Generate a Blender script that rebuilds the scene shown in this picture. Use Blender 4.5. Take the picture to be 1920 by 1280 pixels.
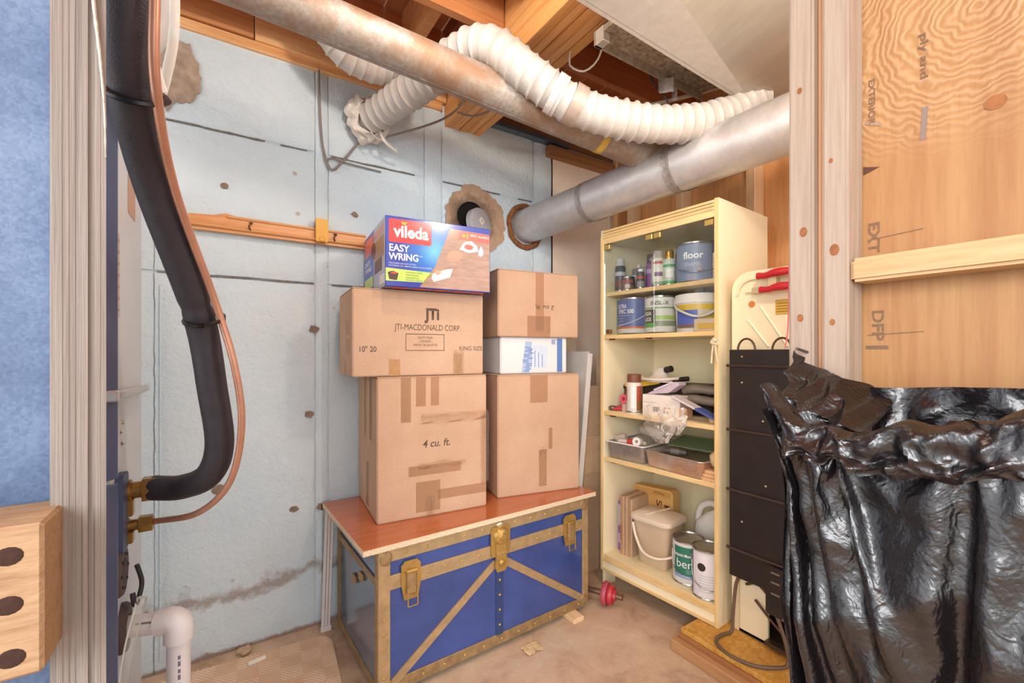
import bpy, bmesh, math, random
from mathutils import Vector, Matrix, noise
random.seed(7)
R = math.radians
for o in list(bpy.data.objects): bpy.data.objects.remove(o, do_unlink=True)
SC = bpy.context.scene
COL = SC.collection
# ------------------------------------------------------------------ camera
cam_d = bpy.data.cameras.new('camera'); cam = bpy.data.objects.new('camera', cam_d); COL.objects.link(cam)
cam.location = (0, 0, 1.2); cam.rotation_euler = (R(90), 0, R(-33))
cam_d.sensor_width = 36; cam_d.lens = 36*830/1920; cam_d.shift_y = 20/1920; cam_d.clip_start = .02
SC.camera = cam
# ------------------------------------------------------------------ world, lamps, exposure
W = bpy.data.worlds.new('world'); SC.world = W; W.use_nodes = True
W.node_tree.nodes['Background'].inputs[0].default_value = (.93, .965, 1, 1)
W.node_tree.nodes['Background'].inputs[1].default_value = 2.05
def lamp(name, kind, loc, power, col, size=.05, rot=(0, 0, 0)):
    d = bpy.data.lights.new(name, kind); d.energy = power; d.color = col
    if kind == 'POINT': d.shadow_soft_size = size
    if kind == 'AREA': d.shape = 'DISK'; d.size = size
    o = bpy.data.objects.new(name, d); COL.objects.link(o); o.location = loc; o.rotation_euler = rot
    return o
lamp('ceiling_bulb', 'POINT', (.42, .93, 2.44), 17.5, (1, .91, .82), .06)
lamp('store_bulb', 'POINT', (1.0, .37, 2.12), 16, (1, .88, .74), .05)
lamp('fill_light', 'AREA', (-1.3, -1.1, 1.85), 42, (.98, .98, 1), 1.2, (R(82), 0, R(-48)))  # unseen fill, added behind the camera to brighten the cupboard and wall
VS = SC.view_settings
VS.view_transform = 'Standard'; VS.look = 'None'; VS.gamma = 1; VS.use_curve_mapping = False; VS.exposure = .47

# ------------------------------------------------------------------ materials
def lin(h):
    if not isinstance(h, str): return tuple(h)+(1,)
    h = h.lstrip('#'); v = [int(h[i:i+2], 16)/255 for i in (0, 2, 4)]
    return tuple(((x+.055)/1.055)**2.4 if x > .04045 else x/12.92 for x in v)+(1,)
MATS = {}
class NT:
    def __init__(s, name):
        s.m = bpy.data.materials.new(name); s.m.use_nodes = True; s.t = s.m.node_tree
        s.p = s.t.nodes['Principled BSDF']
    def n(s, t, **k):
        o = s.t.nodes.new('ShaderNode'+t)
        for a, b in k.items():
            if hasattr(o, a): setattr(o, a, b)
            else: o.inputs[a.replace('_', ' ')].default_value = b
        return o
    def l(s, a, b): s.t.links.new(a, b)
    def coord(s, scale=(1, 1, 1), kind='Object', rot=(0, 0, 0)):
        c = s.n('TexCoord'); m = s.n('Mapping'); m.inputs['Scale'].default_value = scale; m.inputs['Rotation'].default_value = rot
        s.l(c.outputs[kind], m.inputs[0]); return m.outputs[0]
    def noise(s, vec, scale, detail=4, rough=.6, dist=0):
        o = s.n('TexNoise', Scale=scale, Detail=detail, Roughness=rough, Distortion=dist); s.l(vec, o.inputs['Vector']); return o.outputs['Fac']
    def ramp(s, fac, *st):
        r = s.n('ValToRGB'); e = r.color_ramp.elements
        while len(e) < len(st): e.new(.5)
        for i, (p, c) in enumerate(st): e[i].position = p; e[i].color = lin(c)
        s.l(fac, r.inputs[0]); return r.outputs[0]
    def mix(s, fac, a, b, mode='MIX'):
        m = s.n('MixRGB', blend_type=mode)
        for i, v in ((0, fac), (1, a), (2, b)):
            if isinstance(v, (int, float)): m.inputs[i].default_value = v
            elif isinstance(v, (str, tuple)): m.inputs[i].default_value = lin(v)
            else: s.l(v, m.inputs[i])
        return m.outputs[0]
    def math(s, op, a, b=0, c=None):
        m = s.n('Math', operation=op)
        for i, v in enumerate((a, b, c)):
            if v is None: continue
            if isinstance(v, (int, float)): m.inputs[i].default_value = v
            else: s.l(v, m.inputs[i])
        return m.outputs[0]
    def bump(s, h, st=.3, d=.01, prev=None):
        b = s.n('Bump', Strength=st, Distance=d); s.l(h, b.inputs['Height'])
        if prev is not None: s.l(prev, b.inputs['Normal'])
        return b.outputs[0]
    def fin(s, col, rough=.5, metal=0, nor=None, **k):
        p = s.p
        if isinstance(col, (str, tuple)): p.inputs['Base Color'].default_value = lin(col)
        else: s.l(col, p.inputs['Base Color'])
        if isinstance(rough, (int, float)): p.inputs['Roughness'].default_value = rough
        else: s.l(rough, p.inputs['Roughness'])
        p.inputs['Metallic'].default_value = metal
        if nor is not None: s.l(nor, p.inputs['Normal'])
        for a, b in k.items(): p.inputs[a.replace('_', ' ')].default_value = b
        return s.m
def M(col, rough=.5, metal=0, var=.08, vs=12, bs=0, bscale=80, **k):
    """plain procedural material: base colour with soft mottling and optional fine relief"""
    key = (col, rough, metal, var, vs, bs, bscale, tuple(k.items()))
    if key in MATS: return MATS[key]
    t = NT('paint_'+str(len(MATS))); v = t.coord()
    f = t.noise(v, vs, 5)
    c = t.mix(1, col, t.ramp(f, (.3, (1-var*1.5,)*3), (.7, (1, 1, 1))), 'MULTIPLY')
    nor = t.bump(t.noise(v, bscale, 3), bs, .004) if bs else None
    m = t.fin(c, rough, metal, nor, **k); MATS[key] = m; return m
def wood(c1, c2, grain=(1, 1, .06), scale=18, rough=.6, knots=True, bs=.12, kcol='#8a4a22', ks=2.2):
    key = ('w', c1, c2, grain, scale, rough, knots)
    if key in MATS: return MATS[key]
    t = NT('wood_'+str(len(MATS))); v = t.coord(grain, 'Object')
    f = t.noise(v, scale, 6, .65, .6); g = t.noise(v, scale*7, 3, .7)
    c = t.ramp(f, (.3, c1), (.52, c2), (.72, c1))
    c = t.mix(.2, c, t.ramp(g, (.35, '#b08a60'), (.6, '#ffffff')), 'MULTIPLY')
    if knots:
        k = tuple(x if x == 1 else .28 for x in grain)
        vo = t.n('TexVoronoi', Scale=ks); t.l(t.coord(k), vo.inputs['Vector'])
        km = t.ramp(vo.outputs['Distance'], (.035, (1, 1, 1)), (.075, (0, 0, 0)))
        c = t.mix(km, c, kcol)
    m = t.fin(c, rough, 0, t.bump(g, bs, .003)); MATS[key] = m; return m
def steel(c1, c2, rough=.35, metal=.85, scale=25, spangle=0, stain=None, ani=(1, 1, 1)):
    t = NT('steel_'+str(len(MATS))); v = t.coord(ani)
    f = t.noise(v, scale, 6, .7)
    if spangle:
        vo = t.n('TexVoronoi', Scale=spangle); t.l(v, vo.inputs['Vector']); f = t.mix(.5, f, vo.outputs['Color'])
    c = t.ramp(f, (.3, c1), (.7, c2))
    if stain:
        c = t.mix(t.ramp(t.noise(v, 5, 8, .7, .5), (.42, (0, 0, 0)), (.62, (1, 1, 1))), c, stain)
    r = t.math('MULTIPLY_ADD', t.noise(v, scale*.4, 4), .3, rough-.15)
    m = t.fin(c, r, metal, t.bump(f, .08, .003)); MATS[t] = m; return m
def clear(name, col, alpha, rough=.06, bs=0, bscale=20):
    """thin clear plastic or glass: see-through with a glossy coat"""
    t = NT(name); p = t.p; v = t.coord()
    fr = t.n('Fresnel', IOR=1.45); tr = t.n('BsdfTransparent'); tr.inputs[0].default_value = lin(col)
    mx = t.n('MixShader'); out = t.t.nodes['Material Output']
    nor = t.bump(t.noise(v, bscale, 4, .6, 1), bs, .01) if bs else None
    t.fin(col, rough, 0, nor)
    tr.inputs[0].default_value = tuple(.35*a+.65 for a in lin(col)[:3])+(1,)
    fac = t.math('MAXIMUM', t.math('MULTIPLY', fr.outputs[0], .9), alpha)
    t.l(fac, mx.inputs[0]); t.l(tr.outputs[0], mx.inputs[1]); t.l(p.outputs[0], mx.inputs[2]); t.l(mx.outputs[0], out.inputs[0])
    return t.m

def glass(name, col, rough=.02):
    t = NT(name); fr = t.n('Fresnel', IOR=1.35); tr = t.n('BsdfTransparent'); tr.inputs[0].default_value = lin(col); gl = t.n('BsdfGlossy', Roughness=rough); mx = t.n('MixShader')
    t.l(fr.outputs[0], mx.inputs[0]); t.l(tr.outputs[0], mx.inputs[1]); t.l(gl.outputs[0], mx.inputs[2]); t.l(mx.outputs[0], t.t.nodes['Material Output'].inputs[0]); return t.m
# ------------------------------------------------------------------ mesh builder
def frame_of(d):
    d = d.normalized(); a = Vector((0, 0, 1)) if abs(d.z) < .9 else Vector((1, 0, 0))
    u = d.cross(a).normalized(); return u, u.cross(d).normalized() * 1
def spline(pts, step):
    P = [Vector(p) for p in pts]; P = [2*P[0]-P[1]]+P+[2*P[-1]-P[-2]]; out = []
    for i in range(1, len(P)-2):
        n = max(1, int((P[i+1]-P[i]).length/step))
        for k in range(n):
            t = k/n; a, b, c, d = P[i-1:i+3]
            out.append(.5*((2*b)+(c-a)*t+(2*a-5*b+4*c-d)*t*t+(3*b-a-3*c+d)*t**3))
    out.append(P[-2]); return out
class B:
    def __init__(s): s.bm = bmesh.new()
    def add(s, vs, fs, M4=None):
        V = [s.bm.verts.new(M4 @ Vector(v) if M4 else Vector(v)) for v in vs]
        for f in fs:
            try: s.bm.faces.new([V[i] for i in f])
            except ValueError: pass
        return V
    def box(s, c, d, bev=0, M4=None, seg=1):
        """centre c, dimensions d"""
        x, y, z = d[0]/2, d[1]/2, d[2]/2
        b = bmesh.new()
        V = [b.verts.new((c[0]+i*x, c[1]+j*y, c[2]+k*z)) for i in (-1, 1) for j in (-1, 1) for k in (-1, 1)]
        for f in ((0, 1, 3, 2), (4, 6, 7, 5), (0, 4, 5, 1), (2, 3, 7, 6), (0, 2, 6, 4), (1, 5, 7, 3)): b.faces.new([V[i] for i in f])
        if bev: bmesh.ops.bevel(b, geom=b.edges[:], offset=min(bev, .45*min(d)), segments=seg, affect='EDGES')
        if M4: bmesh.ops.transform(b, matrix=M4, verts=b.verts)
        s.merge(b); return s
    def merge(s, b):
        me = bpy.data.meshes.new('tmp'); b.to_mesh(me); b.free(); s.bm.from_mesh(me); bpy.data.meshes.remove(me)
    def bx(s, x0, x1, y0, y1, z0, z1, bev=0, M4=None, seg=1):
        return s.box(((x0+x1)/2, (y0+y1)/2, (z0+z1)/2), (abs(x1-x0), abs(y1-y0), abs(z1-z0)), bev, M4, seg)
    def bar(s, a, b, w, h, bev=0, up=(0, 0, 1)):
        """square bar from a to b; w across, h along up"""
        a, b = Vector(a), Vector(b); d = (b-a); L = d.length; d.normalize(); u = Vector(up); x = d.cross(u).normalized(); u = x.cross(d)
        m = Matrix((x, d, u)).transposed().to_4x4(); m.translation = (a+b)/2
        return s.box((0, 0, 0), (w, L, h), bev, m)
    def tube(s, pts, r, n=12, step=None, cap=True, rf=None, fl=1.0):
        P = spline(pts, step) if step else [Vector(p) for p in pts]
        rings = []; acc = 0; u = None
        for i, p in enumerate(P):
            d = (P[min(i+1, len(P)-1)]-P[max(i-1, 0)]).normalized()
            if i: acc += (p-P[i-1]).length
            if u is None: u = frame_of(d)[0]
            u = (u-d*u.dot(d)).normalized(); w = d.cross(u)
            rr = rf(acc, i/(len(P)-1)) if rf else r
            rings.append([s.bm.verts.new(p+rr*(math.cos(2*math.pi*k/n)*u+fl*math.sin(2*math.pi*k/n)*w)) for k in range(n)])
        for a, b in zip(rings, rings[1:]):
            for k in range(n): s.bm.faces.new((a[k], a[(k+1) % n], b[(k+1) % n], b[k]))
        if cap: s.bm.faces.new(rings[0][::-1]); s.bm.faces.new(rings[-1])
        return s
    def cyl(s, a, b, r, r2=None, n=24, cap=True):
        r2 = r if r2 is None else r2
        return s.tube([a, b], r, n, cap=cap, rf=lambda t, f: r+(r2-r)*f)
    def lathe(s, prof, c=(0, 0, 0), n=32, sx=1, sy=1, a0=0, a1=360, M4=None):
        full = abs(a1-a0) >= 360; k = n if full else n+1; rings = []
        for r, z in prof:
            ring = []
            for i in range(k):
                a = R(a0+(a1-a0)*i/n); v = Vector((c[0]+sx*r*math.sin(a), c[1]-sy*r*math.cos(a), c[2]+z))
                ring.append(s.bm.verts.new(M4 @ v if M4 else v))
            rings.append(ring)
        for a, b in zip(rings, rings[1:]):
            for i in range(n):
                j = (i+1) % k
                try: s.bm.faces.new((a[i], a[j], b[j], b[i]))
                except ValueError: pass
        return s
    def prism(s, poly, o, ux, uy, depth):
        """flat outline poly in plane (ux, uy) at o, thickened along ux x uy"""
        o, ux, uy = Vector(o), Vector(ux).normalized(), Vector(uy).normalized(); nn = ux.cross(uy)*depth
        a = [s.bm.verts.new(o+ux*p[0]+uy*p[1]+nn) for p in poly]; b = [s.bm.verts.new(o+ux*p[0]+uy*p[1]) for p in poly]
        n = len(poly); s.bm.faces.new(a); s.bm.faces.new(b[::-1])
        for i in range(n): s.bm.faces.new((b[i], b[(i+1) % n], a[(i+1) % n], a[i]))
        return s
    def grid(s, f, nu, nv):
        V = [[s.bm.verts.new(f(i/nu, j/nv)) for j in range(nv+1)] for i in range(nu+1)]
        for i in range(nu):
            for j in range(nv): s.bm.faces.new((V[i][j], V[i+1][j], V[i+1][j+1], V[i][j+1]))
        return s
    def ball(s, c, r, sc=(1, 1, 1), n=16, M4=None):
        b = bmesh.new(); bmesh.ops.create_uvsphere(b, u_segments=n, v_segments=max(6, n//2), radius=r)
        m = Matrix.Translation(c) @ (M4 or Matrix()) @ Matrix.Diagonal((*sc, 1)); bmesh.ops.transform(b, matrix=m, verts=b.verts)
        s.merge(b); return s
    def solid(s, th):
        bmesh.ops.recalc_face_normals(s.bm, faces=s.bm.faces[:]); bmesh.ops.solidify(s.bm, geom=s.bm.faces[:], thickness=th); return s
    def out(s, name, mat, parent=None, sm=35, origin=None, recalc=True):
        if recalc: bmesh.ops.recalc_face_normals(s.bm, faces=s.bm.faces[:])
        me = bpy.data.meshes.new(name); s.bm.to_mesh(me); s.bm.free()
        if sm:
            me.polygons.foreach_set('use_smooth', [True]*len(me.polygons)); me.set_sharp_from_angle(angle=R(sm))
        me.materials.append(mat); o = bpy.data.objects.new(name, me); COL.objects.link(o)
        if parent: o.parent = parent
        elif origin != 0:
            if origin is None:
                xs = [v.co for v in me.vertices]; origin = Vector(((min(v.x for v in xs)+max(v.x for v in xs))/2, (min(v.y for v in xs)+max(v.y for v in xs))/2, min(v.z for v in xs)))
            me.transform(Matrix.Translation(-Vector(origin))); o.location = origin
        return o
def tag(o, label, cat, group=None):
    o['label'] = label; o['category'] = cat
    if group: o['group'] = group
    return o
def T(name, label, cat, loc=(0, 0, 0), rz=0, group=None, rot=None):
    o = bpy.data.objects.new(name, None); o.empty_display_size = .05; COL.objects.link(o)
    o.location = loc; o.rotation_euler = rot or (0, 0, R(rz)); return tag(o, label, cat, group)
def S(name, loc=(0, 0, 0)):
    o = bpy.data.objects.new(name, None); o.empty_display_size = .05; COL.objects.link(o); o.location = loc; o['kind'] = 'structure'; return o
def twin(o, parent, loc=None, rot=None):
    c = o.copy(); COL.objects.link(c); c.parent = parent
    if loc is not None: c.location = loc
    if rot is not None: c.rotation_euler = rot
    return c
def text(body, size, o, ux, uy, mat, parent, width=None, bold=0, shear=0, align='CENTER', curve=None, name='lettering', lift=.0006, space=1):
    """printed lettering: flat glyphs lying on the surface at o, reading along ux with uy up; curve=(radius) wraps around a can"""
    cu = bpy.data.curves.new('tmp', 'FONT'); cu.body = body; cu.size = 1; cu.offset = bold; cu.shear = shear; cu.align_x = align; cu.resolution_u = 3; cu.space_character = space
    ob = bpy.data.objects.new('tmp', cu); COL.objects.link(ob)
    me = bpy.data.meshes.new_from_object(ob.evaluated_get(bpy.context.evaluated_depsgraph_get()))
    bpy.data.objects.remove(ob); bpy.data.curves.remove(cu)
    if not len(me.vertices): return None
    xs = [v.co.x for v in me.vertices]; w = max(xs)-min(xs); sx = size if not width else width/w
    o, ux, uy = Vector(o), Vector(ux).normalized(), Vector(uy).normalized(); nn = ux.cross(uy)
    if curve:
        bm = bmesh.new(); bm.from_mesh(me)
        bmesh.ops.triangulate(bm, faces=bm.faces[:]); bmesh.ops.subdivide_edges(bm, edges=[e for e in bm.edges if e.calc_length() > .25], cuts=2, use_grid_fill=False)
        bm.to_mesh(me); bm.free()
    for v in me.vertices:
        x, y = v.co.x*sx, v.co.y*size
        if curve:
            r, a0 = curve; a = a0+x/r; v.co = Vector((o.x+(r+lift)*math.sin(a), o.y-(r+lift)*math.cos(a), o.z+y))
        else: v.co = o+ux*x+uy*y+nn*lift
    me.name = name; me.materials.clear(); me.materials.append(mat)
    ob = bpy.data.objects.new(name, me); COL.objects.link(ob); ob.parent = parent; return ob
X, Y, Z = Vector((1, 0, 0)), Vector((0, 1, 0)), Vector((0, 0, 1))
def patch(poly, o, ux, uy, mat, parent, name='print', th=.0005): return B().prism(poly, o, ux, uy, th).out(name, mat, parent, 0)
def rect(x0, x1, y0, y1): return [(x0, y0), (x1, y0), (x1, y1), (x0, y1)]
def rrect(x0, x1, y0, y1, r, n=4):
    p = []
    for cx, cy, a in ((x1-r, y0+r, -90), (x1-r, y1-r, 0), (x0+r, y1-r, 90), (x0+r, y0+r, 180)):
        p += [(cx+r*math.cos(R(a+90*i/n)), cy+r*math.sin(R(a+90*i/n))) for i in range(n+1)]
    return p

# ================================================================== SETTING
# ---- painted concrete, cast in boards
def wall_paint():
    t = NT('painted_concrete'); g = t.n('NewGeometry'); P = g.outputs['Position']; sp = t.n('SeparateXYZ'); t.l(P, sp.inputs[0]); x, z = sp.outputs[0], sp.outputs[2]
    n1 = t.noise(P, 3, 5); n2 = t.noise(P, 60, 6, .7); n3 = t.noise(P, 14, 6, .65, .4)
    c = t.ramp(n1, (.3, '#cbdce4'), (.7, '#d8e5ea'))
    # damp tide mark near the floor, following a wandering line
    wob = t.math('MULTIPLY_ADD', t.noise(P, 5, 6, .7), .22, .135)
    d = t.math('ABSOLUTE', t.math('SUBTRACT', z, wob))
    band = t.math('SUBTRACT', 1, t.math('MULTIPLY', d, 12)); band = t.math('MULTIPLY', t.math('MAXIMUM', band, 0), t.math('ADD', n3, .15))
    c = t.mix(t.ramp(band, (.34, (0, 0, 0)), (.62, (.7, .7, .7))), c, '#8d7866')
    low = t.math('SUBTRACT', 1, t.math('MULTIPLY', z, 28)); c = t.mix(t.ramp(t.math('MULTIPLY_ADD', n3, 1.2, t.math('MULTIPLY', low, .6)), (.75, (0, 0, 0)), (1, (.8, .8, .8))), c, '#8a6444')
    # chips of lost paint
    vo = t.n('TexVoronoi', Scale=5); t.l(P, vo.inputs['Vector'])
    c = t.mix(t.ramp(vo.outputs['Distance'], (.035, (.7, .7, .7)), (.06, (0, 0, 0))), c, '#a79584')
    nor = t.bump(n2, .6, .008); nor = t.bump(n3, .5, .02, nor)
    return t.fin(c, .55, 0, nor)
PAINT = wall_paint()
CONC = M('#a79a8c', .9, 0, .3, 20, .6, 60)
wb = S('wall_back', (0, 2.1, 0))
def wbpt(x, z, y=0): return (x, y, z)
B().bx(-1.0, 2.25, .006, .2, 0, 2.47).out('slab', PAINT, wb, 0)
cols = [(-1.0, -.222, 1), (-.217, .33, 1), (.335, .384, 0), (.389, .836, 1), (.841, .931, 0), (.936, 1.51, 1), (1.515, 1.645, 0)]
for x0, x1, k in cols:
    rows = [(0, 1.495), (1.505, 2.07), (2.08, 2.47)] if k else [(0, 2.46)]
    for z0, z1 in rows:
        b = B(); nu, nv = max(2, int((x1-x0)/.04)), max(3, int((z1-z0)/.04))
        def f(u, v):
            x, z = x0+(x1-x0)*u, z0+(z1-z0)*v; n = noise.noise((x*6, z*6, k)); e = .0035 if (u in (0, 1) or v in (0, 1)) else 0
            jx = .0035*noise.noise((x*30, z*30, 5)) if u in (0, 1) else 0; jz = .003*noise.noise((x*30, z*30, 9)) if v in (0, 1) else 0
            return (x+jx, -.004+.003*n+e*1.6, z+jz)
        b.grid(f, nu, nv)
        b.out('panel', PAINT, wb, 50, recalc=False)
DJ = M('#8b837a', .9, 0, .4, 60)  # dark strips for seam dirt and the shade painted into the board joints
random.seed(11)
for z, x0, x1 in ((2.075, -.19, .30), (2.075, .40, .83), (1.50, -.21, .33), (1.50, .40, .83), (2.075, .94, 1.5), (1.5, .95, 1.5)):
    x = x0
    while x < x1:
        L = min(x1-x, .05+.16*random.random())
        if random.random() < .8: patch([(x, z-.002-.003*random.random()), (x+L*.5, z-.004*random.random()-.001), (x+L, z-.002), (x+L, z+.002), (x+L*.6, z+.002+.003*random.random()), (x, z+.001)], (0, .0, 0), X, Z, DJ, wb, 'joint_dirt_shade', .003)
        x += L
# hairs of form marks: raised fins beside the strips
for x in (.36, .885, -.2): B().bx(x-.002, x+.002, -.008, 0, .02 if x > 0 else .05, 1.45).out('casting_ridge', PAINT, wb, 0)
# bare plaster where the paint fell off, and the sooty hole with its tin cap
def blob(cx, cz, rx, rz, n=40, seed=0, rough=.25):
    if n == 60: return [(cx+rx*math.cos(a)*(1+.22*noise.noise((math.cos(a)*1.3, math.sin(a)*1.3, seed))+.12*noise.noise((math.cos(a)*6, math.sin(a)*6, seed))), cz+rz*math.sin(a)*(1+.22*noise.noise((math.cos(a)*1.3, math.sin(a)*1.3, seed+5))+.10*noise.noise((math.cos(a)*6, math.sin(a)*6, seed+2)))) for a in [2*math.pi*i/n for i in range(n)]]
    return [(cx+rx*(1+rough*noise.noise((3*math.cos(a)+seed, 3*math.sin(a), seed)))*math.cos(a), cz+rz*(1+rough*noise.noise((3*math.cos(a)+seed, 3*math.sin(a), seed+4)))*math.sin(a)) for a in [2*math.pi*i/n for i in range(n)]]
def soot():
    t = NT('sooty_plaster'); g = t.n('NewGeometry'); P = g.outputs['Position']; d = t.n('VectorMath', operation='DISTANCE'); t.l(P, d.inputs[0]); d.inputs[1].default_value = (1.10, 2.09, 1.90)
    nn = t.noise(P, 18, 6, .7); f = t.math('ADD', d.outputs['Value'], t.math('MULTIPLY_ADD', nn, .12, -.06))
    c = t.mix(t.ramp(f, (.06, (1, 1, 1)), (.15, (0, 0, 0))), t.ramp(nn, (.3, '#a8876c'), (.7, '#bfa084')), '#3a241a')
    return t.fin(c, .9, 0, t.bump(nn, .5, .01))
SOOT = soot()
patch(blob(1.13, 1.905, .185, .185, 60, 3, .35), (0, -.006, 0), X, Z, SOOT, wb, 'bare_patch', .004)
patch(blob(-.165, 2.26, .09, .13, 40, 8, .35), (0, -.006, 0), X, Z, M('#b9a48f', .9, 0, .3, 25, .8, 40), wb, 'bare_patch', .004)
for cx, cz, r in ((.31, .93, .018), (-.02, .66, .022), (.25, .53, .016), (.36, .52, .02), (.33, 1.30, .02), (.50, 1.83, .016), (.0, 1.86, .014)):
    patch(blob(cx, cz, r, r*.8, 14, cx*9, .5), (0, -.0065, 0), X, Z, M('#9c8672', .9, 0, .3, 60), wb, 'paint_chip', .0015)
t_ = B().lathe([(.0, 0), (.075, 0), (.075, .02)], (0, 0, 0), 28, M4=Matrix.Translation((1.09, -.012, 1.915)) @ Matrix.Rotation(R(90), 4, 'X')); t_.out('vent_hole', M('#150d09', .95), wb, 30)
cap = T('vent_cover', 'round grey tin cap with diamond sticker over the sooty wall hole', 'vent cap', (1.135, 2.045, 1.878), 0, rot=(R(84), 0, R(20)))
B().lathe([(0, .004), (.076, .004), (.083, .0), (.085, -.03), (.081, -.03), (.079, -.002), (0, -.002)], n=36).out('disc', M('#b4b0b0', .4, .1, .1), cap)
patch([(0, -.022), (.022, 0), (0, .022), (-.022, 0)], (0, .012, .0045), X, Y, M('#e9e4da', .5), cap, 'sticker')
patch([(0, -.012), (.012, 0), (0, .012), (-.012, 0)], (0, .012, .0055), X, Y, M('#bdb5aa', .5), cap, 'sticker_print')
# framed end of the back wall: tan board, plate, steel angle
B().bx(1.652, 2.22, 0, .02, 0, 2.36).out('plywood_sheet', M('#f4e2ce', .7, 0, .08, 5, .1, 30), wb, 0)
B().bx(1.645, 1.652, -.004, .01, 0, 2.36).out('dark_joint', M('#3a2a20', .9), wb, 0)
B().bx(1.60, 2.2, -.045, .06, 2.36, 2.42, .002).out('top_plate', wood('#8a5a38', '#b07a4c', (.06, 1, 1)), wb, 0)
B().bx(1.2, 1.75, -.05, .02, 2.43, 2.452).out('steel_angle', M('#7d8ea0', .35, .7, .2, 15), wb, 0)
B().bx(1.18, 2.25, .0, .1, 2.452, 2.70, .002).out('top_plate', wood('#7a4a2c', '#9a653c', (.06, 1, 1)), wb, 0)
OW1 = wood('#dc9a5c', '#f0bd85', (.06, 1, 1), 22); OW2 = wood('#b5703f', '#d0905a', (.06, 1, 1), 20); DW = wood('#a65c38', '#c47c50', (.06, 1, 1), 16); DW2 = wood('#ae6640', '#cc8658', (1, .06, 1), 16)
B().bx(-1.0, .10, -.03, .09, 2.472, 2.66, .002).out('rim_joist', OW2, wb, 0)
B().bx(.104, .945, -.035, .09, 2.465, 2.66, .002).out('rim_joist', OW1, wb, 0)
B().bx(-.18, .93, -.02, .05, 2.43, 2.469, .004).out('sill_plate', OW1, wb, 0)
# ---- floor
def floor_mat():
    t = NT('worn_floor'); v = t.coord((1, 1, 1)); a = t.noise(v, 4, 8, .7, .5); b = t.noise(v, 30, 6, .7); c2 = t.noise(v, 110, 3)
    c = t.ramp(a, (.28, '#9a7c64'), (.45, '#bc9e82'), (.6, '#c8ae92'), (.75, '#d8c4aa'))
    c = t.mix(t.ramp(b, (.55, (0, 0, 0)), (.75, (.5, .5, .5))), c, '#d5c2a8')
    return t.fin(c, .6, 0, t.bump(b, .25, .006, t.bump(c2, .2, .002)))
fl = B().bx(-4, 2.5, -4.5, 2.35, -.12, 0).out('floor', floor_mat(), None, 0, (0, 0, 0)); fl['kind'] = 'structure'
# ---- far wall of studs and boarding, behind the cupboard
wr = S('wall_right', (2.22, 0, 0))
PLY = wood('#d99a5e', '#e8b27a', (1, 1, .08), 9, .55, False, .08)
STUD = wood('#e8bd8c', '#f2d0a6', (1, 1, .05), 24, .6); STUD2 = wood('#d9a06a', '#e8bb8a', (1, 1, .05), 24, .6)
for y0, y1 in ((1.62, 2.09), (1.2, 1.617), (.78, 1.197), (.1, .777)): B().bx(.0, .014, y0, y1, 0, 2.7).out('boarding', PLY, wr, 0)
for y, w in ((2.055, .038), (1.93, .045), (1.57, .045), (1.17, .045), (.70, .045), (.3, .045)): B().bx(-.085, -.001, y-w/2, y+w/2, 0, 2.62, .003).out('stud', STUD if y != 2.055 else STUD2, wr, 0)
B().bx(-.09, 0, .1, 2.09, 2.62, 2.66).out('top_plate', STUD2, wr, 0)
# ---- near partition on the right
wf = S('wall_front', (.85, 0, 0))
PLYN = None
def ply_near():
    t = NT('fir_plywood'); v = t.coord((1, 1, .5)); w = t.coord((1, 1, .06))
    f = t.noise(w, 10, 6, .6, .4); g = t.noise(w, 55, 4, .7)
    c = t.ramp(f, (.3, '#9e6e40'), (.5, '#b08454'), (.72, '#a37648')); c = t.mix(.3, c, t.ramp(g, (.4, '#c98d52'), (.62, '#ffffff')), 'MULTIPLY')
    # raised rings of bare grain around the upper knot
    P = t.n('NewGeometry').outputs['Position']; m = t.n('Mapping'); m.inputs['Location'].default_value = (0, -.17, -1.70); m.vector_type = 'POINT'; t.l(P, m.inputs[0])
    wv = t.n('TexWave', wave_type='RINGS', rings_direction='X', Scale=30, Distortion=11, Detail=2.5, Detail_Scale=1.0); t.l(m.outputs[0], wv.inputs[0])
    z = t.n('SeparateXYZ'); t.l(P, z.inputs[0]); top = t.math('ADD', z.outputs[2], t.math('MULTIPLY_ADD', t.noise(P, 5, 4), .24, -.12))
    mask = t.ramp(t.math('SUBTRACT', top, 1.0), (.50, (0, 0, 0)), (.60, (1, 1, 1)))
    ring = t.math('MULTIPLY', wv.outputs['Fac'], mask)
    c = t.mix(t.math('MULTIPLY', ring, .2), c, '#ecd0a8')
    return t.fin(c, .5, 0, t.bump(ring, .3, .003, t.bump(g, .1, .002)))
PLYN = ply_near()
B().bx(.061, .075, -1.2, .40, 0, 2.7).out('plywood_sheet', PLYN, wf, 0)
SN = wood('#a08c7a', '#b09e8d', (1, 1, .04), 26, .6, True, .1, '#a06a40', 3.2)
def stud(y0, y1, x1=.06):
    b = B(); n = 60
    b.bx(0, x1, y0, y1, 0, 2.6, .004, seg=2); return b.out('stud', SN, wf, 40)
stud(.357, .397, .064); stud(.306, .344)
B().bx(.018, .06, .345, .356, .9, 2.6).out('splinter_board', wood('#c48a62', '#d8a57c', (1, 1, .04)), wf, 0)
b = B()
def blk(u, v):
    return None
b.bx(.004, .06, -1.2, .305, 1.314, 1.352, .005, seg=2).out('blocking', wood('#c49a68', '#d2ae80', (1, .05, 1), 24, .6, True), wf, 40)
KN = M('#a5683a', .7, 0, .3, 90)
def knot(y, z, r, x=0, sq=1.4): patch([(r*math.cos(a), r*sq*math.sin(a)) for a in [i*math.pi/8 for i in range(16)]], (x-.0004, y, z), -Y, Z, KN, wf, 'knot', .0003)
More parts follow.
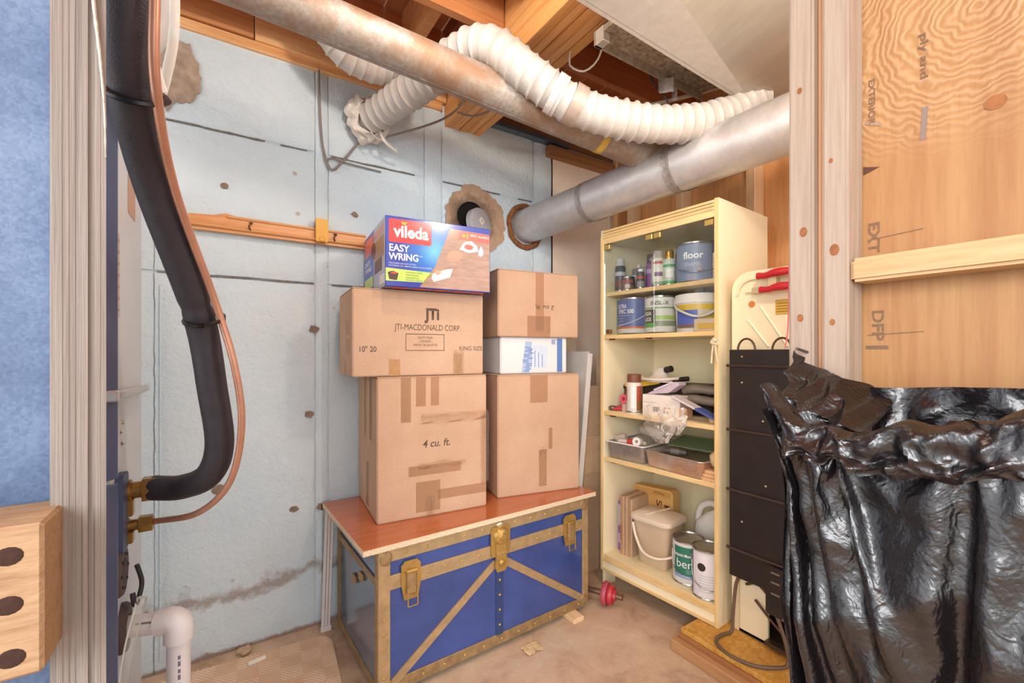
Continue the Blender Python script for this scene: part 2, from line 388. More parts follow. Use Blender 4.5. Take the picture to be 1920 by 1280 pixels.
for y, z, r in ((.378, 1.66, .004), (.372, 1.41, .006), (.377, 1.26, .005), (.325, 1.37, .007), (.330, 1.52, .003), (.328, 1.25, .004), (.33, 1.16, .004)): knot(y, z, r)
knot(.152, 1.552, .0115, .0606, .9)
INK = M('#8a6a4e', .8, 0, .3, 200)
for s, z, y, h, w in (('EXT', 1.392, .298, .021, .05), ('DFP', 1.245, .293, .022, .05), ('EXTERIOR', 1.62, .298, .012, .075), ('ply and', 1.66, .232, .013, .07)):
    text(s, h, (.0606, y, z), -Z, -Y, INK, wf, w, .02, name='stamp')
FINK = M('#b9814c', .8)
for yy, z0, z1, w in ((.300, 1.3875, 1.389, .055), (.30, 1.2275, 1.229, .055), ):
    patch([(0, z0), (w*1.3, z0+.004), (w*1.3, z1+.004), (0, z1)], (.0605, yy, 0), -Y, Z, INK, wf, 'stamp_line', .0003)
patch(rect(0, .03, 0, .006), (.0605, .302, 1.205), -Y, Z, INK, wf, 'stamp_bar', .0003)
patch([(0, 0), (.007, 0), (.010, .05), (.003, .05)], (.0605, .233, 1.53), -Y, Z, M('#8d7a70', .8), wf, 'stamp_bar', .0003)
patch([(0, .01), (.02, 0), (.021, .004), (0, .014)], (.0605, .303, 1.575), -Y, Z, M('#a08a78', .8), wf, 'stamp_bar', .0003)
patch([(0, 0), (.022, .007), (.006, .012), (0, .014)], (.0603, .3055, 1.50), -Y, Z, M('#5c3a30', .9), wf, 'dark_notch', .0004)
# ---- ceiling: planks, joists
ce = S('ceiling', (0, 0, 2.7))
x = -1.6; i = 0
while x < 2.4:
    w = .128+.02*random.random(); B().bx(x, x+w-.005, -1.4, 2.2, 0+.004*random.random(), .02).out('plank', (DW2, DW2, wood('#ba7044', '#d4905e', (1, .06, 1), 16))[i % 3], ce, 0); x += w; i += 1
for y in (.33, .73, 1.13, 1.53, 1.93):
    B().bx(-1.6, .945, y-.019, y+.019, -.22, -.001, .003).out('joist', (OW2, DW, OW1)[int(y*10) % 3], ce, 0)
    B().bx(1.155, 2.2, y-.019, y+.019, -.22, -.001, .003).out('joist', DW if y > 1.2 else OW2, ce, 0)
B().bx(.50, .945, 1.30, 1.34, -.18, -.001).out('cross_brace', DW, ce, 0); B().bx(.66, .70, 1.55, 1.91, -.2, -.001).out('cross_brace', OW2, ce, 0)
bm_ = T('ceiling_beam', 'built-up laminated timber beam running into the back wall pocket', 'beam', (.95, 1.3, 2.36))
for k in range(5): B().bx(.041*k, .041*k+.0385, -1.0, .86, .002*(k % 2), .335, .002).out('ply', wood('#d8924e', '#ecb476', (1, .05, 1), 20) if k % 2 else wood('#d08842', '#e6aa68', (1, .05, 1), 20), bm_, 0)
B().bx(.935-.95, .99-.95, .5, .62, .02, .2).out('joist_hanger', M('#c88a50', .6), bm_, 0)

# ================================================================== PIPES AND CABLES OVERHEAD
GALV_OLD = steel('#8d847a', '#b5aca1', .6, .4, 70, 0, '#94755c')
GALV_NEW = steel('#bcb9b8', '#cfcdcc', .42, .55, 20, 0, None)
def along(a, b, t): return Vector(a).lerp(Vector(b), t)
# old round steel pipe under the joists
p0, p1 = (-.25, 1.56, 2.32), (1.665, 1.275, 2.036)
sp = T('steel_pipe', 'long dusty grey steel pipe slanting under the joists', 'pipe', p0); d = Vector(p1)-Vector(p0)
B().cyl((0, 0, 0), d*.965, .066, n=40).out('pipe', GALV_OLD, sp)
a = along((0, 0, 0), d, .80); B().cyl(a, a+d.normalized()*.03, .0672, n=40, cap=False).out('tape_band', M('#d9b24e', .6, 0, .15, 40), sp)
B().bar(along((0, 0, .0), d, .02)+Vector((0, .0, -.066)), along((0, 0, 0), d, .96)+Vector((0, 0, -.066)), .008, .003).out('seam', GALV_OLD, sp)
# silver vent pipe from the wall
p0, p1 = (1.452, 2.10, 1.921), (1.70, .48, 2.012)
vp = T('vent_pipe', 'shiny silver round vent pipe coming out of the back wall', 'pipe', p0); d = Vector(p1)-Vector(p0)
B().cyl((0, -.0, 0), d*.31, .096, n=48).out('pipe_section', GALV_NEW, vp)
B().cyl(d*.295, d*.585, .0985, n=48).out('pipe_section', GALV_NEW, vp)
B().cyl(d*.57, d, .101, n=48).out('pipe_section', GALV_NEW, vp)
FOIL = M('#cfc8c2', .35, .5, .2, 60, .5, 90)
for t, r in ((.275, .0985), (.555, .1015)):
    b = B(); n = d.normalized()
    b.tube([n*(d.length*t+.006*k) for k in range(7)], r, 48, cap=False, rf=lambda s_, f: r+.0014*math.sin(s_*900)); b.out('foil_tape', M('#a9a29c', .4, .3, .3, 60, .6, 90), vp)
    b = B(); u_, w_ = frame_of(n); b.grid(lambda u, v: n*(d.length*(t+.02)+.05*v+.01*noise.noise((u*9, v*3, 1)))+(u_*math.cos(2.2+2.2*u)+w_*math.sin(2.2+2.2*u))*(r+.002+.006*abs(noise.noise((u*12, v*5, 3)))), 40, 8); b.out('foil_scrap', M('#efe9e2', .25, .3, .15, 60, .8, 90), vp, 40)
    u, w = frame_of(n)
    b = B()
    for k in range(14):
        a = 2*math.pi*k/14+.2; q = n*(d.length*(t+.034))+(u*math.cos(a)+w*math.sin(a))*(r-.001)
        pass
    b.bm.free()
co = T('pipe_collar', 'crumbling rusty ring of mortar around the vent pipe hole', 'collar', (1.448, 2.094, 1.918)); b = B()
b.tube([( .112*math.cos(a)*(1+.06*noise.noise((math.cos(a)*2, math.sin(a)*2, 1))), -.006, .116*math.sin(a)) for a in [2*math.pi*i/36 for i in range(37)]], .018, 8, cap=False, rf=lambda s_, f: .016+.006*noise.noise((s_*30, 0, 3)))
b.out('mortar_ring', M('#9a6238', .9, 0, .4, 45, .9, 50), co)
# white flexible dryer hose
def flexi(pts, r, mat, name, parent, pitch=.043, amp=.15, start=0):
    b = B(); q = 7
    b.tube(pts, r, 36, pitch/q, False, lambda s_, f: r*(1+amp*(abs(((s_/pitch) % 1)*2-1)**5-.25)+.02*noise.noise((s_*20, f, 2))))
    return b.out(name, mat, parent, 60)
WVIN = NT('white_vinyl').fin('#ece6de', .38, 0, None, Subsurface_Weight=.0); WV2 = M('#c4bdb4', .4, 0, .1, 14, .25, 120)
fx = T('dryer_hose', 'ribbed white flexible hose looping over the steel pipe into the sheet duct', 'hose', (.54, 2.07, 2.25)); o = Vector((.54, 2.07, 2.25))
fp = [(.545, 2.05, 2.248), (.612, 1.868, 2.272), (.688, 1.66, 2.290), (.735, 1.50, 2.315), (.797, 1.37, 2.292), (.907, 1.285, 2.185), (1.065, 1.225, 2.095), (1.265, 1.146, 2.060), (1.476, 1.069, 2.075), (1.678, 1.0, 2.14), (1.80, .956, 2.235)]
flexi([Vector(p)-o for p in fp], .066, WV2, 'ribbed_hose', fx)
b = B(); q = Vector((1.045, 1.232, 2.105))-o; q2 = Vector((1.085, 1.218, 2.088))-o; b.cyl(q, q2, .0715, n=36, cap=False); b.out('duct_tape_band', M('#b9a596', .5, .2, .2, 30), fx)
b = B(); q = Vector((.985, 1.256, 2.135))-o; q2 = Vector((1.018, 1.243, 2.118))-o; b.tube([q.lerp(q2, k/5) for k in range(6)], .0715, 30, cap=False, rf=lambda s_, f: .0715+.002*noise.noise((s_*300, f, 1))); b.out('clear_tape', M('#e8e2da', .2, .1, .1, 30, .6, 60), fx)
b = B()
b.grid(lambda u, v: (Vector((.0+.02*v, -.06*v, 0))+Vector((math.cos(u*6.2832), -.35*math.sin(u*6.2832)*.4, math.sin(u*6.2832)))*(.095-.022*v+.03*noise.noise((math.cos(u*6.28)*2.5, math.sin(u*6.28)*2.5, v*3)))+Vector((0, -.02+.02*noise.noise((u*9, v*4, 3)), 0))), 60, 12)
b.out('plastic_wrap', M('#e6dccf', .35, 0, .15, 18, .7, 40), fx, 70)
b = B()
for k in range(3): b.tube([(-.05+.05*k, -.06, -.07+.02*k), (.03*k, -.09, -.10), (.05+.04*k, -.06, -.06-.03*k), (.09+.02*k, -.05, -.10)], .006, 6, .02, fl=.4)
b.out('loose_ends', M('#e6dccf', .4), fx)
f2 = T('flexible_duct', 'grey ribbed flexible duct bending down from the joists at the wall', 'hose', (.37, 1.84, 2.38)); o = Vector((.37, 1.84, 2.38))
flexi([Vector(p)-o for p in ((.30, 1.80, 2.56), (.325, 1.815, 2.48), (.40, 1.835, 2.405), (.49, 1.84, 2.385), (.575, 1.84, 2.395))], .07, M('#cfc6bb', .5, 0, .15, 14, .3, 100), 'ribbed_hose', f2, .034, .12)
q = Vector((.575, 1.84, 2.395))-o; B().cyl(q, q+Vector((.02, 0, .003)), .073, n=30, cap=False).out('clamp_band', FOIL, f2); B().cyl(q+Vector((.015, 0, 0)), q+Vector((.10, 0, .012)), .06, n=30).out('outlet', M('#a89c90', .5, .4), f2)
# rectangular sheet duct with a folded bottom
td = T('sheet_metal_duct', 'large galvanized sheet duct with folded underside above the vent pipe', 'duct', (1.3, .7, 2.2)); o = Vector((1.3, .7, 2.2))
A = [Vector(p)-o for p in ((.45, .93, 2.2), (1.815, .975, 2.2), (.45, .635, 2.2), (2.12, .99, 2.215), (2.12, .42, 2.33), (.96, .42, 2.31), (.96, .42, 2.31), (.45, .42, 2.29))]
top = Vector((0, 0, .34))
SH1 = steel('#c0b8ae', '#d0c8c0', .5, .25, 30); SH2 = steel('#aaa294', '#c4beb2', .42, .6, 6, 0, None, (1, .12, 1))
b = B(); b.add([A[0], A[1], A[2]], [(0, 1, 2)]); b.add([A[0], A[1], A[1]+top, A[0]+top], [(0, 1, 2, 3)]); b.out('bottom_panel', SH1, td, 0)
b = B(); b.add([A[2], A[1], A[3], A[4], A[5], A[7]], [(0, 1, 2), (0, 2, 3), (0, 3, 4), (0, 4, 5)]); b.add([A[1], A[3], A[3]+top, A[1]+top], [(0, 1, 2, 3)]); b.out('sloping_panel', SH2, td, 0)
B().bar(A[0]+Vector((0, .006, .003)), A[1]+Vector((0, .006, .003)), .014, .006).out('seam_flange', SH1, td)
sd = T('torn_duct_strip', 'torn galvanized strip with loose insulation hanging beside the sheet duct', 'metal strip', (1.1, 1.08, 2.28))
DUST = M('#b6a48f', .95, 0, .45, 60, 1, 70)
B().bx(0, .62, -.05, .07, .03, .05).out('strip', DUST, sd); B().bx(-.005, .62, .066, .074, .0, .05).out('lip', M('#c9bda8', .5, .5, .3, 40), sd)
B().bx(-.004, .03, .03, .077, .0, .052, .002).out('bright_end', M('#d2ccc0', .4, .4, .1), sd)
b = B(); b.grid(lambda u, v: (.33+.12*u, .06+.02*math.sin(u*9), .01-.06*v+.012*noise.noise((u*6, v*4, 2))), 10, 5); b.out('foil_scrap', FOIL, sd)
# cables
def cable(name, label, pts, r, mat, cat='cable', n=8, step=.02, group=None):
    o = Vector(pts[0]); b = B(); b.tube(pts, r, n, step); return tag(b.out(name, mat, None, 60), label, cat, group)
GREYC = M('#8a7f76', .6)
cable('wall_cable', 'thin grey cable drooping down the wall and up to the beam', [(.344, 2.085, 2.50), (.35, 2.085, 2.27), (.363, 2.085, 2.10), (.398, 2.082, 2.008), (.45, 2.08, 2.063), (.513, 2.075, 2.156), (.551, 2.06, 2.168), (.706, 2.0, 2.225), (.863, 1.93, 2.298), (.925, 1.85, 2.352), (.93, 1.8, 2.40)], .0052, GREYC)
cable('tie_wire', 'short stiff wire loop nailed beside the drooping wall cable', [(.39, 2.085, 2.01), (.372, 2.085, 2.045), (.40, 2.085, 2.062), (.45, 2.085, 2.055), (.62, 2.088, 2.05)], .004, GREYC)
cable('beam_cable', 'thin cable sagging under the laminated beam', [(.94, 1.93, 2.355), (.965, 1.88, 2.325), (.995, 1.8, 2.30), (1.04, 1.66, 2.31), (1.08, 1.55, 2.35)], .0045, GREYC)
cable('white_wire_loop', 'small white wire loop hanging below the beam side', [(1.118, 1.306, 2.365), (1.146, 1.345, 2.335), (1.201, 1.323, 2.318), (1.208, 1.249, 2.33), (1.167, 1.171, 2.37)], .0038, M('#d8cfc4', .5))
cable('white_flat_cable', 'pale flat cable strung across the joist bay behind the hose', [(1.20, 1.60, 2.27), (1.458, 1.446, 2.285), (1.627, 1.26, 2.30), (1.80, 1.051, 2.33)], .0085, M('#d9c9b6', .5))
cable('dark_wire', 'dark wire running down from the torn duct strip', [(1.36, 1.175, 2.40), (1.40, 1.18, 2.34), (1.454, 1.19, 2.29), (1.50, 1.171, 2.24), (1.56, 1.165, 2.17)], .0045, M('#3a2a22', .6))
# ================================================================== LEFT SIDE: FURNACE, LINES, POST
BLUE = M('#5b6684', .35, .3, .06, 6)
fu = T('furnace', 'light grey furnace cabinet with dark blue edge beside the concrete wall', 'furnace', (-.5, 1.62, 0)); ox, oy = -.5, 1.62
B().bx(-.3, .268, -.22, .29, .05, 1.82, .004).out('cabinet', M('#d4d5d6', .45, .1, .05, 4), fu)
b = B(); pl = [(-.3, -.262), (.266, -.262), (.286, -.222), (.286, -.216), (-.3, -.216)]; b.prism(pl, (0, 0, .9), X, Y, .92); b.out('upper_edge_panel', BLUE, fu, 20)
b = B(); b.prism(pl, (0, 0, .05), X, Y, .835); b.out('lower_edge_panel', BLUE, fu, 20)
B().bx(-.28, .26, -.2, .27, 0, .05).out('base', M('#3a3a40', .6), fu)
FX = .268
b = B(); b.tube([(FX+.012, -.245, 1.098-.0), (FX+.022, -.20, 1.098), (FX+.024, 0.0, 1.092), (FX+.020, .205, 1.085)], .011, 10, .02); b.out('handle', M('#c9bfb4', .3, .7), fu); B().box((FX+.012, -.25, 1.098), (.026, .03, .026), .004).out('handle_bracket', M('#d8d2cc', .3, .7), fu)
b = B(); b.tube([(0, .5*0, 0)], .01) if 0 else None
for y, z, c, w, h in ((-.13, 1.40, '#ccb7a8', .10, .22), ): patch(rect(-w/2, w/2, -h/2, h/2), (FX+.0005, y, z), Y, Z, M(c, .5), fu, 'warning_sticker')
for k in range(7): patch(rect(-.04, .04, -.004, .004), (FX+.001, -.13, 1.31+.03*k), Y, Z, M('#b08a78', .6), fu, 'sticker_print')
patch(rrect(-.06, .06, -.06, .06, .01), (FX+.0005, .10, 1.66), Y, Z, M('#c59a80', .6), fu, 'tan_label')
B().prism(rrect(-.04, .04, -.10, .10, .015), (FX+.0005, -.105, .785), Y, Z, .016).out('coil_plate', M('#3b4566', .5), fu)
for z in (.637, .462):
    y = -.118 if z > .6 else -.058
    b = B(); m = Matrix.Translation((FX, y, z)) @ Matrix.Rotation(R(90), 4, 'Y'); b.lathe([(0, .010), (.03, .010), (.034, .016), (.058, .016), (.064, .008), (.064, 0)], n=30, M4=m); b.out('grommet', M('#4a3a38', .6), fu)
    if z > .6:
        b = B()
        for a in range(8): b.ball((FX+.012, y+.044*math.cos(a*.785), z+.044*math.sin(a*.785)), .007, n=8)
        b.out('grommet_holes', M('#1d1514', .8), fu)
SCR = None
for y, z in ((-.19, .86), (-.175, .905), (-.07, .99), (-.06, .96), (-.045, .955), (-.04, 1.01), (-.06, .80), (-.05, .755), (-.05, .70), (-.15, .83)):
    if SCR is None: SCR = B().lathe([(0, .005), (.005, .005), (.008, .001), (.008, 0)], n=10, M4=Matrix.Rotation(R(90), 4, 'Y')).out('screw', M('#e0dcda', .2, .9), fu); SCR.location = (FX, y, z)
    else: twin(SCR, fu, (FX, y, z))
BRASS = M('#b08a4a', .28, .85, .15, 30)
for z, r, L in ((.826, .03, .085), (.732, .02, .07)):
    b = B(); y = -.055; m = Matrix.Translation((FX, y, z)) @ Matrix.Rotation(R(90), 4, 'Y')
    b.lathe([(0, 0), (r*1.0, 0), (r*1.0, L*.25), (r*.75, L*.28), (r*.75, L*.5)], n=16, M4=m); b.lathe([(r*.75, L*.5), (r*1.15, L*.52), (r*1.15, L*.95), (r*.6, L*1.0), (0, L)], n=6, M4=m); b.out('brass_fitting', BRASS, fu, 25)
    B().box((FX+.012, y-.006, z-r*1.4), (.03, .035, r*1.5), .003).out('valve_block', BRASS, fu)
# refrigerant lines
RUB = M('#38333a', .55, 0, .2, 30, .35, 260)
hs = [(-.16, .96, 2.02), (-.140, .985, 1.84), (-.145, 1.045, 1.692), (-.126, 1.19, 1.55), (-.054, 1.347, 1.293), (-.026, 1.387, 1.103), (-.011, 1.414, .955), (-.036, 1.45, .868), (-.10, 1.53, .826), (-.165, 1.565, .825)]
ho = T('insulated_pipe', 'thick black foam insulated pipe curving down to the furnace fitting', 'pipe', hs[-1]); o = Vector(hs[-1])
b = B(); b.tube([Vector(p)-o for p in hs], .033, 24, .012, True, lambda s_, f: .0345-.0012*f-.003*math.exp(-((s_-.352)/.012)**2)-.003*math.exp(-((s_-.835)/.012)**2)+.0006*noise.noise((s_*25, 1, 1))); b.out('foam_sleeve', RUB, ho, 60)
TIE = M('#141214', .35)
def ring_at(path, s, rx, ry, off=(0, 0, 0)):
    P = spline(path, .01); acc = 0
    for i in range(1, len(P)):
        acc += (P[i]-P[i-1]).length
        if acc > s: break
    dd = (P[i]-P[i-1]).normalized(); u, w = frame_of(dd); c = P[i]+Vector(off)
    return [c+u*rx*math.cos(a)+w*ry*math.sin(a) for a in [2*math.pi*k/28 for k in range(29)]]
cs = [(-.118, .935, 2.02), (-.100, .955, 1.84), (-.103, 1.005, 1.679), (-.087, 1.165, 1.54), (-.020, 1.306, 1.325), (.022, 1.321, 1.16), (.037, 1.347, 1.006), (.012, 1.400, .855), (-.06, 1.47, .765), (-.165, 1.565, .732)]
cp = T('copper_line', 'thin bare copper tube following the black insulated pipe', 'copper tube', cs[-1]); oc = Vector(cs[-1])
b = B(); b.tube([Vector(p)-oc for p in cs], .0085, 14, .012); b.out('tube', M('#cc967c', .34, .4, .12, 20), cp, 60)
for s_ in (.365, .87):
    b = B(); q = [v-o for v in ring_at(hs, s_, .044, .040, (.009, -.008, .0))]; b.tube(q, .0075, 6, None, False, fl=.7); b.out('cable_tie', TIE, ho)
    b = B(); b.box(Vector(q[6]), (.014, .014, .016), .002); b.out('tie_head', TIE, ho)
# condensate drain
pv = T('drain_pipe', 'white plastic drain pipe with elbow leaving the furnace', 'pipe', (-.105, 1.5, 0)); PVC = M('#e9e4e6', .35, 0, .06, 10)
B().cyl((-.125, .065, .462), (-.02, .006, .474), .027, n=28).out('horizontal_pipe', PVC, pv)
b = B(); b.tube([(-.04, .018, .472), (-.012, .002, .476), (.0, -.004, .462), (.001, -.005, .425)], .034, 28, .008); b.out('elbow', PVC, pv, 60)
B().cyl((.001, -.005, .43), (.0, -.005, 0), .027, n=28).out('vertical_pipe', PVC, pv)
patch(rect(-.02, .02, -.012, .012), (-.075, .0105, .475), Vector((.86, -.5, .1)), Z, M('#8b7f88', .6), pv, 'printed_mark')
for k in range(9): patch(rect(-.003, .003, .24+.018*k, .25+.018*k+.003*(k % 2)), (.004, -.0318, 0), X, Z, M('#7a7a8a', .6), pv, 'faint_print', .0006)
CLR = clear('clear_vinyl', '#f6f8f6', .12, .1)
tag(B().tube([(-.215, 1.38, .0), (-.21, 1.40, .3), (-.20, 1.44, .45), (-.185, 1.53, .545)], .012, 16, .02).out('clear_drain_tube', CLR, None, 60), 'clear plastic tube leaning below the furnace wire', 'tube')
tag(B().tube([(-.205, 1.60, .61), (-.195, 1.585, .585), (-.19, 1.57, .565), (-.195, 1.55, .535), (-.2, 1.53, .53), (-.205, 1.535, .56)], .006, 8, .01).out('black_wire', M('#2a2224', .5), None, 60), 'short black wire curled at the clear tube on the furnace', 'wire')
patch([(0, -.022), (.022, 0), (0, .022), (-.022, 0)], (FX+.0008, .0, .603), Y, Z, M('#efeaf0', .5), fu, 'white_sticker')
cable('clear_hose', 'clear bent hose hanging behind the copper line at the ceiling', [(-.10, 1.24, 2.10), (-.095, 1.258, 2.0), (-.100, 1.282, 1.913), (-.117, 1.316, 1.839), (-.135, 1.349, 1.785)], .0105, clear('clear_hose', '#f2efe8', .45, .15), 'hose', 14)
cable('white_conduit', 'white plastic tube curving behind the black insulated pipe', [(-.155, 1.09, 2.05), (-.138, 1.104, 1.886), (-.128, 1.126, 1.80), (-.112, 1.158, 1.735)], .014, M('#dad7d2', .4), 'tube', 16)
tag(B().tube([(-.145, 1.57, 2.45), (-.143, 1.58, 2.25), (-.155, 1.62, 2.17), (-.19, 1.66, 2.09), (-.26, 1.68, 2.02), (-.30, 1.68, 1.82)], .033, 24, .02).out('vent_elbow_pipe', M('#c9c4c0', .4), None, 60), 'pale grey vent pipe curving into the furnace top', 'pipe')
# weathered post and sheet panel at the left edge
GREYW = wood('#736b66', '#8f867f', (1, 1, .015), 60, .7, False, .4)
po = T('weathered_post', 'weathered grey striped timber post beside the blue sheet metal', 'post', (-.1285, .64, 0), 11)
W_ = .0215
b = B(); n = 9; xs = [-W_+2*W_*k/n for k in range(n+1)]; poly = []
for k in range(n): poly += [(xs[k], -.0015*(k % 2)-.001*((k*7) % 3)), (xs[k+1]-.0006, -.0015*(k % 2)-.001*((k*7) % 3))]
poly += [(W_, .03), (-W_, .03)]; b.prism(poly, (0, 0, 0), X, Y, 2.6); b.out('post', GREYW, po, 0)
b = B(); b.tube([(W_-.001, -.003, 1.41), (W_-.002, -.005, 1.46), (W_-.006, -.006, 1.52), (W_-.011, -.006, 1.58), (W_-.013, -.005, 1.66)], .004, 8, .006, True, lambda s_, f: .0015+.0035*f+.0012*noise.noise((s_*90, 1, 1)), fl=.5); b.out('peeling_paint', M('#d8d0c4', .3, .0, .3, 50, .8, 60), po, 50)
def blue_galv():
    t = NT('blue_galvanized'); v = t.coord(); a = t.noise(v, 9, 6, .65, .4); f = t.noise(v, 120, 5, .75)
    vo = t.n('TexVoronoi', Scale=320); t.l(v, vo.inputs[0])
    c = t.ramp(t.mix(.4, a, t.mix(.35, f, vo.outputs['Color'])), (.3, '#45546e'), (.5, '#586a86'), (.68, '#6e7f98'))
    return t.fin(c, .62, .1, t.bump(f, .15, .002), Specular_IOR_Level=.25)
sm = T('galvanized_panel', 'mottled blue galvanized sheet metal panel at the left edge of view', 'sheet metal', (-.352, .672, 0), 0)
B().bx(-.5, .203, 0, .003, 0, 2.6).out('sheet', blue_galv(), sm, 0); B().bx(.198, .204, -.004, .004, 0, 2.6, .001).out('folded_edge', blue_galv(), sm, 0)
wb2 = T('wood_block', 'rough pine block with three dark screw holes on the sheet metal', 'wood block', (-.20, .60, .905))
PINE = wood('#8c6a4a', '#a98a68', (.15, 1, 1), 30, .75, True, .4)
b = B(); b.bx(-.30, .060, -.022, .062, 0, .138, .003); b.out('block', PINE, wb2, 30)
for z in (.112, .068, .020):
    bz = B(); bz.lathe([(0, 0), (.006, .0004), (.0085, -.0006)], n=14, sx=1.15, M4=Matrix.Translation((.0395-.003*random.random(), -.0228, z)) @ Matrix.Rotation(R(90), 4, 'X')); bz.out('screw_hole', M('#3c2216', .9, 0, .3, 200), wb2)
# ================================================================== WALL RAIL
ra = T('wall_rail', 'varnished wooden coat rail fixed along the concrete wall', 'rail', (-.115, 2.09, 1.67)); RW = wood('#c98448', '#e0a468', (.06, 1, 1), 20, .4)
b = B(); b.prism([(0, 0), (.66, .0), (.66, .062), (.15, .068), (.12, .075), (.08, .062), (0, .056)], (0, -.0, 0), X, Z, .022); b.out('board', RW, ra, 0)
B().bx(0, .66, -.034, -.002, .012, .024, .004).out('lower_bead', RW, ra); B().bx(.12, .66, -.028, -.002, .055, .066, .004).out('upper_bead', RW, ra)
for x in (.20, .52): b = B(); b.tube([(x, -.024, .05), (x+.008, -.04, .045), (x-.004, -.046, .03), (x+.004, -.03, .016)], .0028, 8, .004); b.out('hook', M('#6a4428', .5, .5), ra)
yh = T('yellow_hook', 'small yellow plastic clip hooked on the wooden wall rail', 'hook', (.352, 2.052, 1.675)); YP = M('#e0a52a', .4)
B().prism(rrect(-.025, .025, 0, .098, .008), (0, -.004, 0), X, Z, .006).out('front_tab', YP, yh); B().bx(-.025, .025, -.004, .034, .084, .098, .004).out('top_lip', YP, yh); B().bx(-.012, .012, -.016, -.008, 0, .02, .003).out('foot', YP, yh)

# ================================================================== TRUNK
tr = T('footlocker', 'blue steamer trunk with brass edging and a centre lock', 'trunk', (.437, 1.508, .022), 2.2); TW, TD, TH = .99, .53, .50
def trunk_blue():
    t = NT('blue_tin'); v = t.coord(); a = t.noise(v, 6, 4, .5, .3); s = t.noise(t.coord((1, 1, 8), rot=(0, .5, 0)), 30, 4, .8)
    c = t.ramp(a, (.3, '#2e4279'), (.7, '#3a5090')); c = t.mix(t.ramp(s, (.66, (0, 0, 0)), (.70, (.45, .45, .45))), c, '#a9b2c4')
    return t.fin(c, .2, .1, t.bump(a, .25, .03), Coat_Weight=.4, Coat_Roughness=.08)
TB = trunk_blue(); TS = M('#7d8a9c', .15, .55, .1, 5, .12, 8); BR = M('#b89a70', .42, .35, .2, 25, .2, 60); BRD = M('#ab8a5e', .45, .35, .32, 35, .3, 60); BRL = M('#c09a55', .32, .55, .2, 30)
ZS = .385
B().bx(.004, TW-.004, .003, TD, .004, ZS, .003).out('body', TB, tr); B().bx(.004, TW-.004, .003, TD, ZS+.002, TH-.002, .003).out('lid', TB, tr)
B().bx(.0025, .006, .02, TD-.02, .03, ZS-.01).out('side_panel', TS, tr, 0); B().bx(.0025, .006, .02, TD-.02, ZS+.02, TH-.02).out('side_panel', TS, tr, 0)
def band(n, *a, mat=None): return B().bx(*a, .0015).out(n, mat or BR, tr)
band('bottom_band', 0, TW, -.002, .004, 0, .042, mat=BRD); band('top_band', 0, TW, -.003, .004, TH-.045, TH, mat=BR); band('seam_band', 0, TW, -.004, .004, ZS-.028, ZS+.022)
band('corner_band', 0, .042, -.0035, .004, 0, TH); band('corner_band', TW-.035, TW, -.0035, .004, 0, TH)
band('corner_band', -.002, .004, 0, .03, 0, TH, mat=BRD); band('corner_band', -.002, .004, TD-.03, TD, 0, TH, mat=BRD)
band('bottom_band', -.003, .004, 0, TD, 0, .03, mat=BRD); band('seam_band', -.003, .004, 0, TD, ZS-.015, ZS+.012, mat=BRD); band('top_band', -.003, .004, 0, TD, TH-.03, TH, mat=BRD)
band('top_band', 0, TW, 0, .03, TH-.004, TH+.002); band('centre_band', TW/2-.017, TW/2+.017, -.002, .004, .03, ZS, mat=M('#3d5080', .3, .4, .2, 30))
B().bar((TW/2-.02, -.001, ZS-.05), (.035, -.001, .02), .006, .030, up=(-.55, 0, .8)).out('diagonal_band', BR, tr); B().bar((TW/2+.02, -.001, ZS-.05), (TW-.03, -.001, .035), .006, .030, up=(.55, 0, .8)).out('diagonal_band', BR, tr)
RIV = None
for x, z in [(.1+.079*k, TH-.024) for k in range(11)]+[(.11+.072*k, ZS-.003) for k in range(12)]+[(TW/2, .08+.06*k) for k in range(5)]+[(.021, .06+.05*k) for k in range(6)]+[(.08+.085*k, .02) for k in range(11)]:
    if RIV is None: RIV = B().lathe([(0, .003), (.003, .0026), (.005, .0005), (.0055, 0)], n=10, M4=Matrix.Rotation(R(90), 4, 'X')).out('rivet', BRL, tr); RIV.location = (x, -.0035, z)
    else: twin(RIV, tr, (x, -.0035, z))
for x in (.026, TW-.026):
    for z in (TH-.03, .03):
        b = B(); b.ball((0, 0, 0), .024, (1, .3, 1.1)); c = b.out('corner_cap', BRD, tr); c.location = (x, -.002, z)
for x in (.115, TW-.12):
    pl = B().prism([(-.036, -.02), (-.026, -.075), (.026, -.075), (.036, -.02), (.036, .045), (.022, .06), (-.022, .06), (-.036, .045)], (x, -.004, ZS), X, Z, .006).out('latch', BRL, tr)
    B().bx(x-.018, x+.018, -.022, -.008, ZS-.055, ZS+.028, .004).out('hasp', BRD, pl); B().bx(x-.021, x+.021, -.026, -.008, ZS+.022, ZS+.032, .003).out('hinge_pin', BRL, pl)
    b = B(); b.tube([(x-.018, -.024, ZS-.03), (x-.018, -.026, ZS-.092), (x+.018, -.026, ZS-.092), (x+.018, -.024, ZS-.03)], .003, 8); b.out('wire_loop', BRL, pl)
x = TW/2; lk = B().prism(rrect(-.046, .046, -.045, .075, .012), (x, -.004, ZS+.02), X, Z, .005).out('lock', BRL, tr)
b = B(); m = Matrix.Translation((x, -.009, ZS+.055)) @ Matrix.Rotation(R(90), 4, 'X'); b.lathe([(0, .022), (.012, .022), (.016, .016), (.028, .013), (.034, .006), (.036, 0)], n=28, M4=m); b.out('round_boss', BRL, lk)
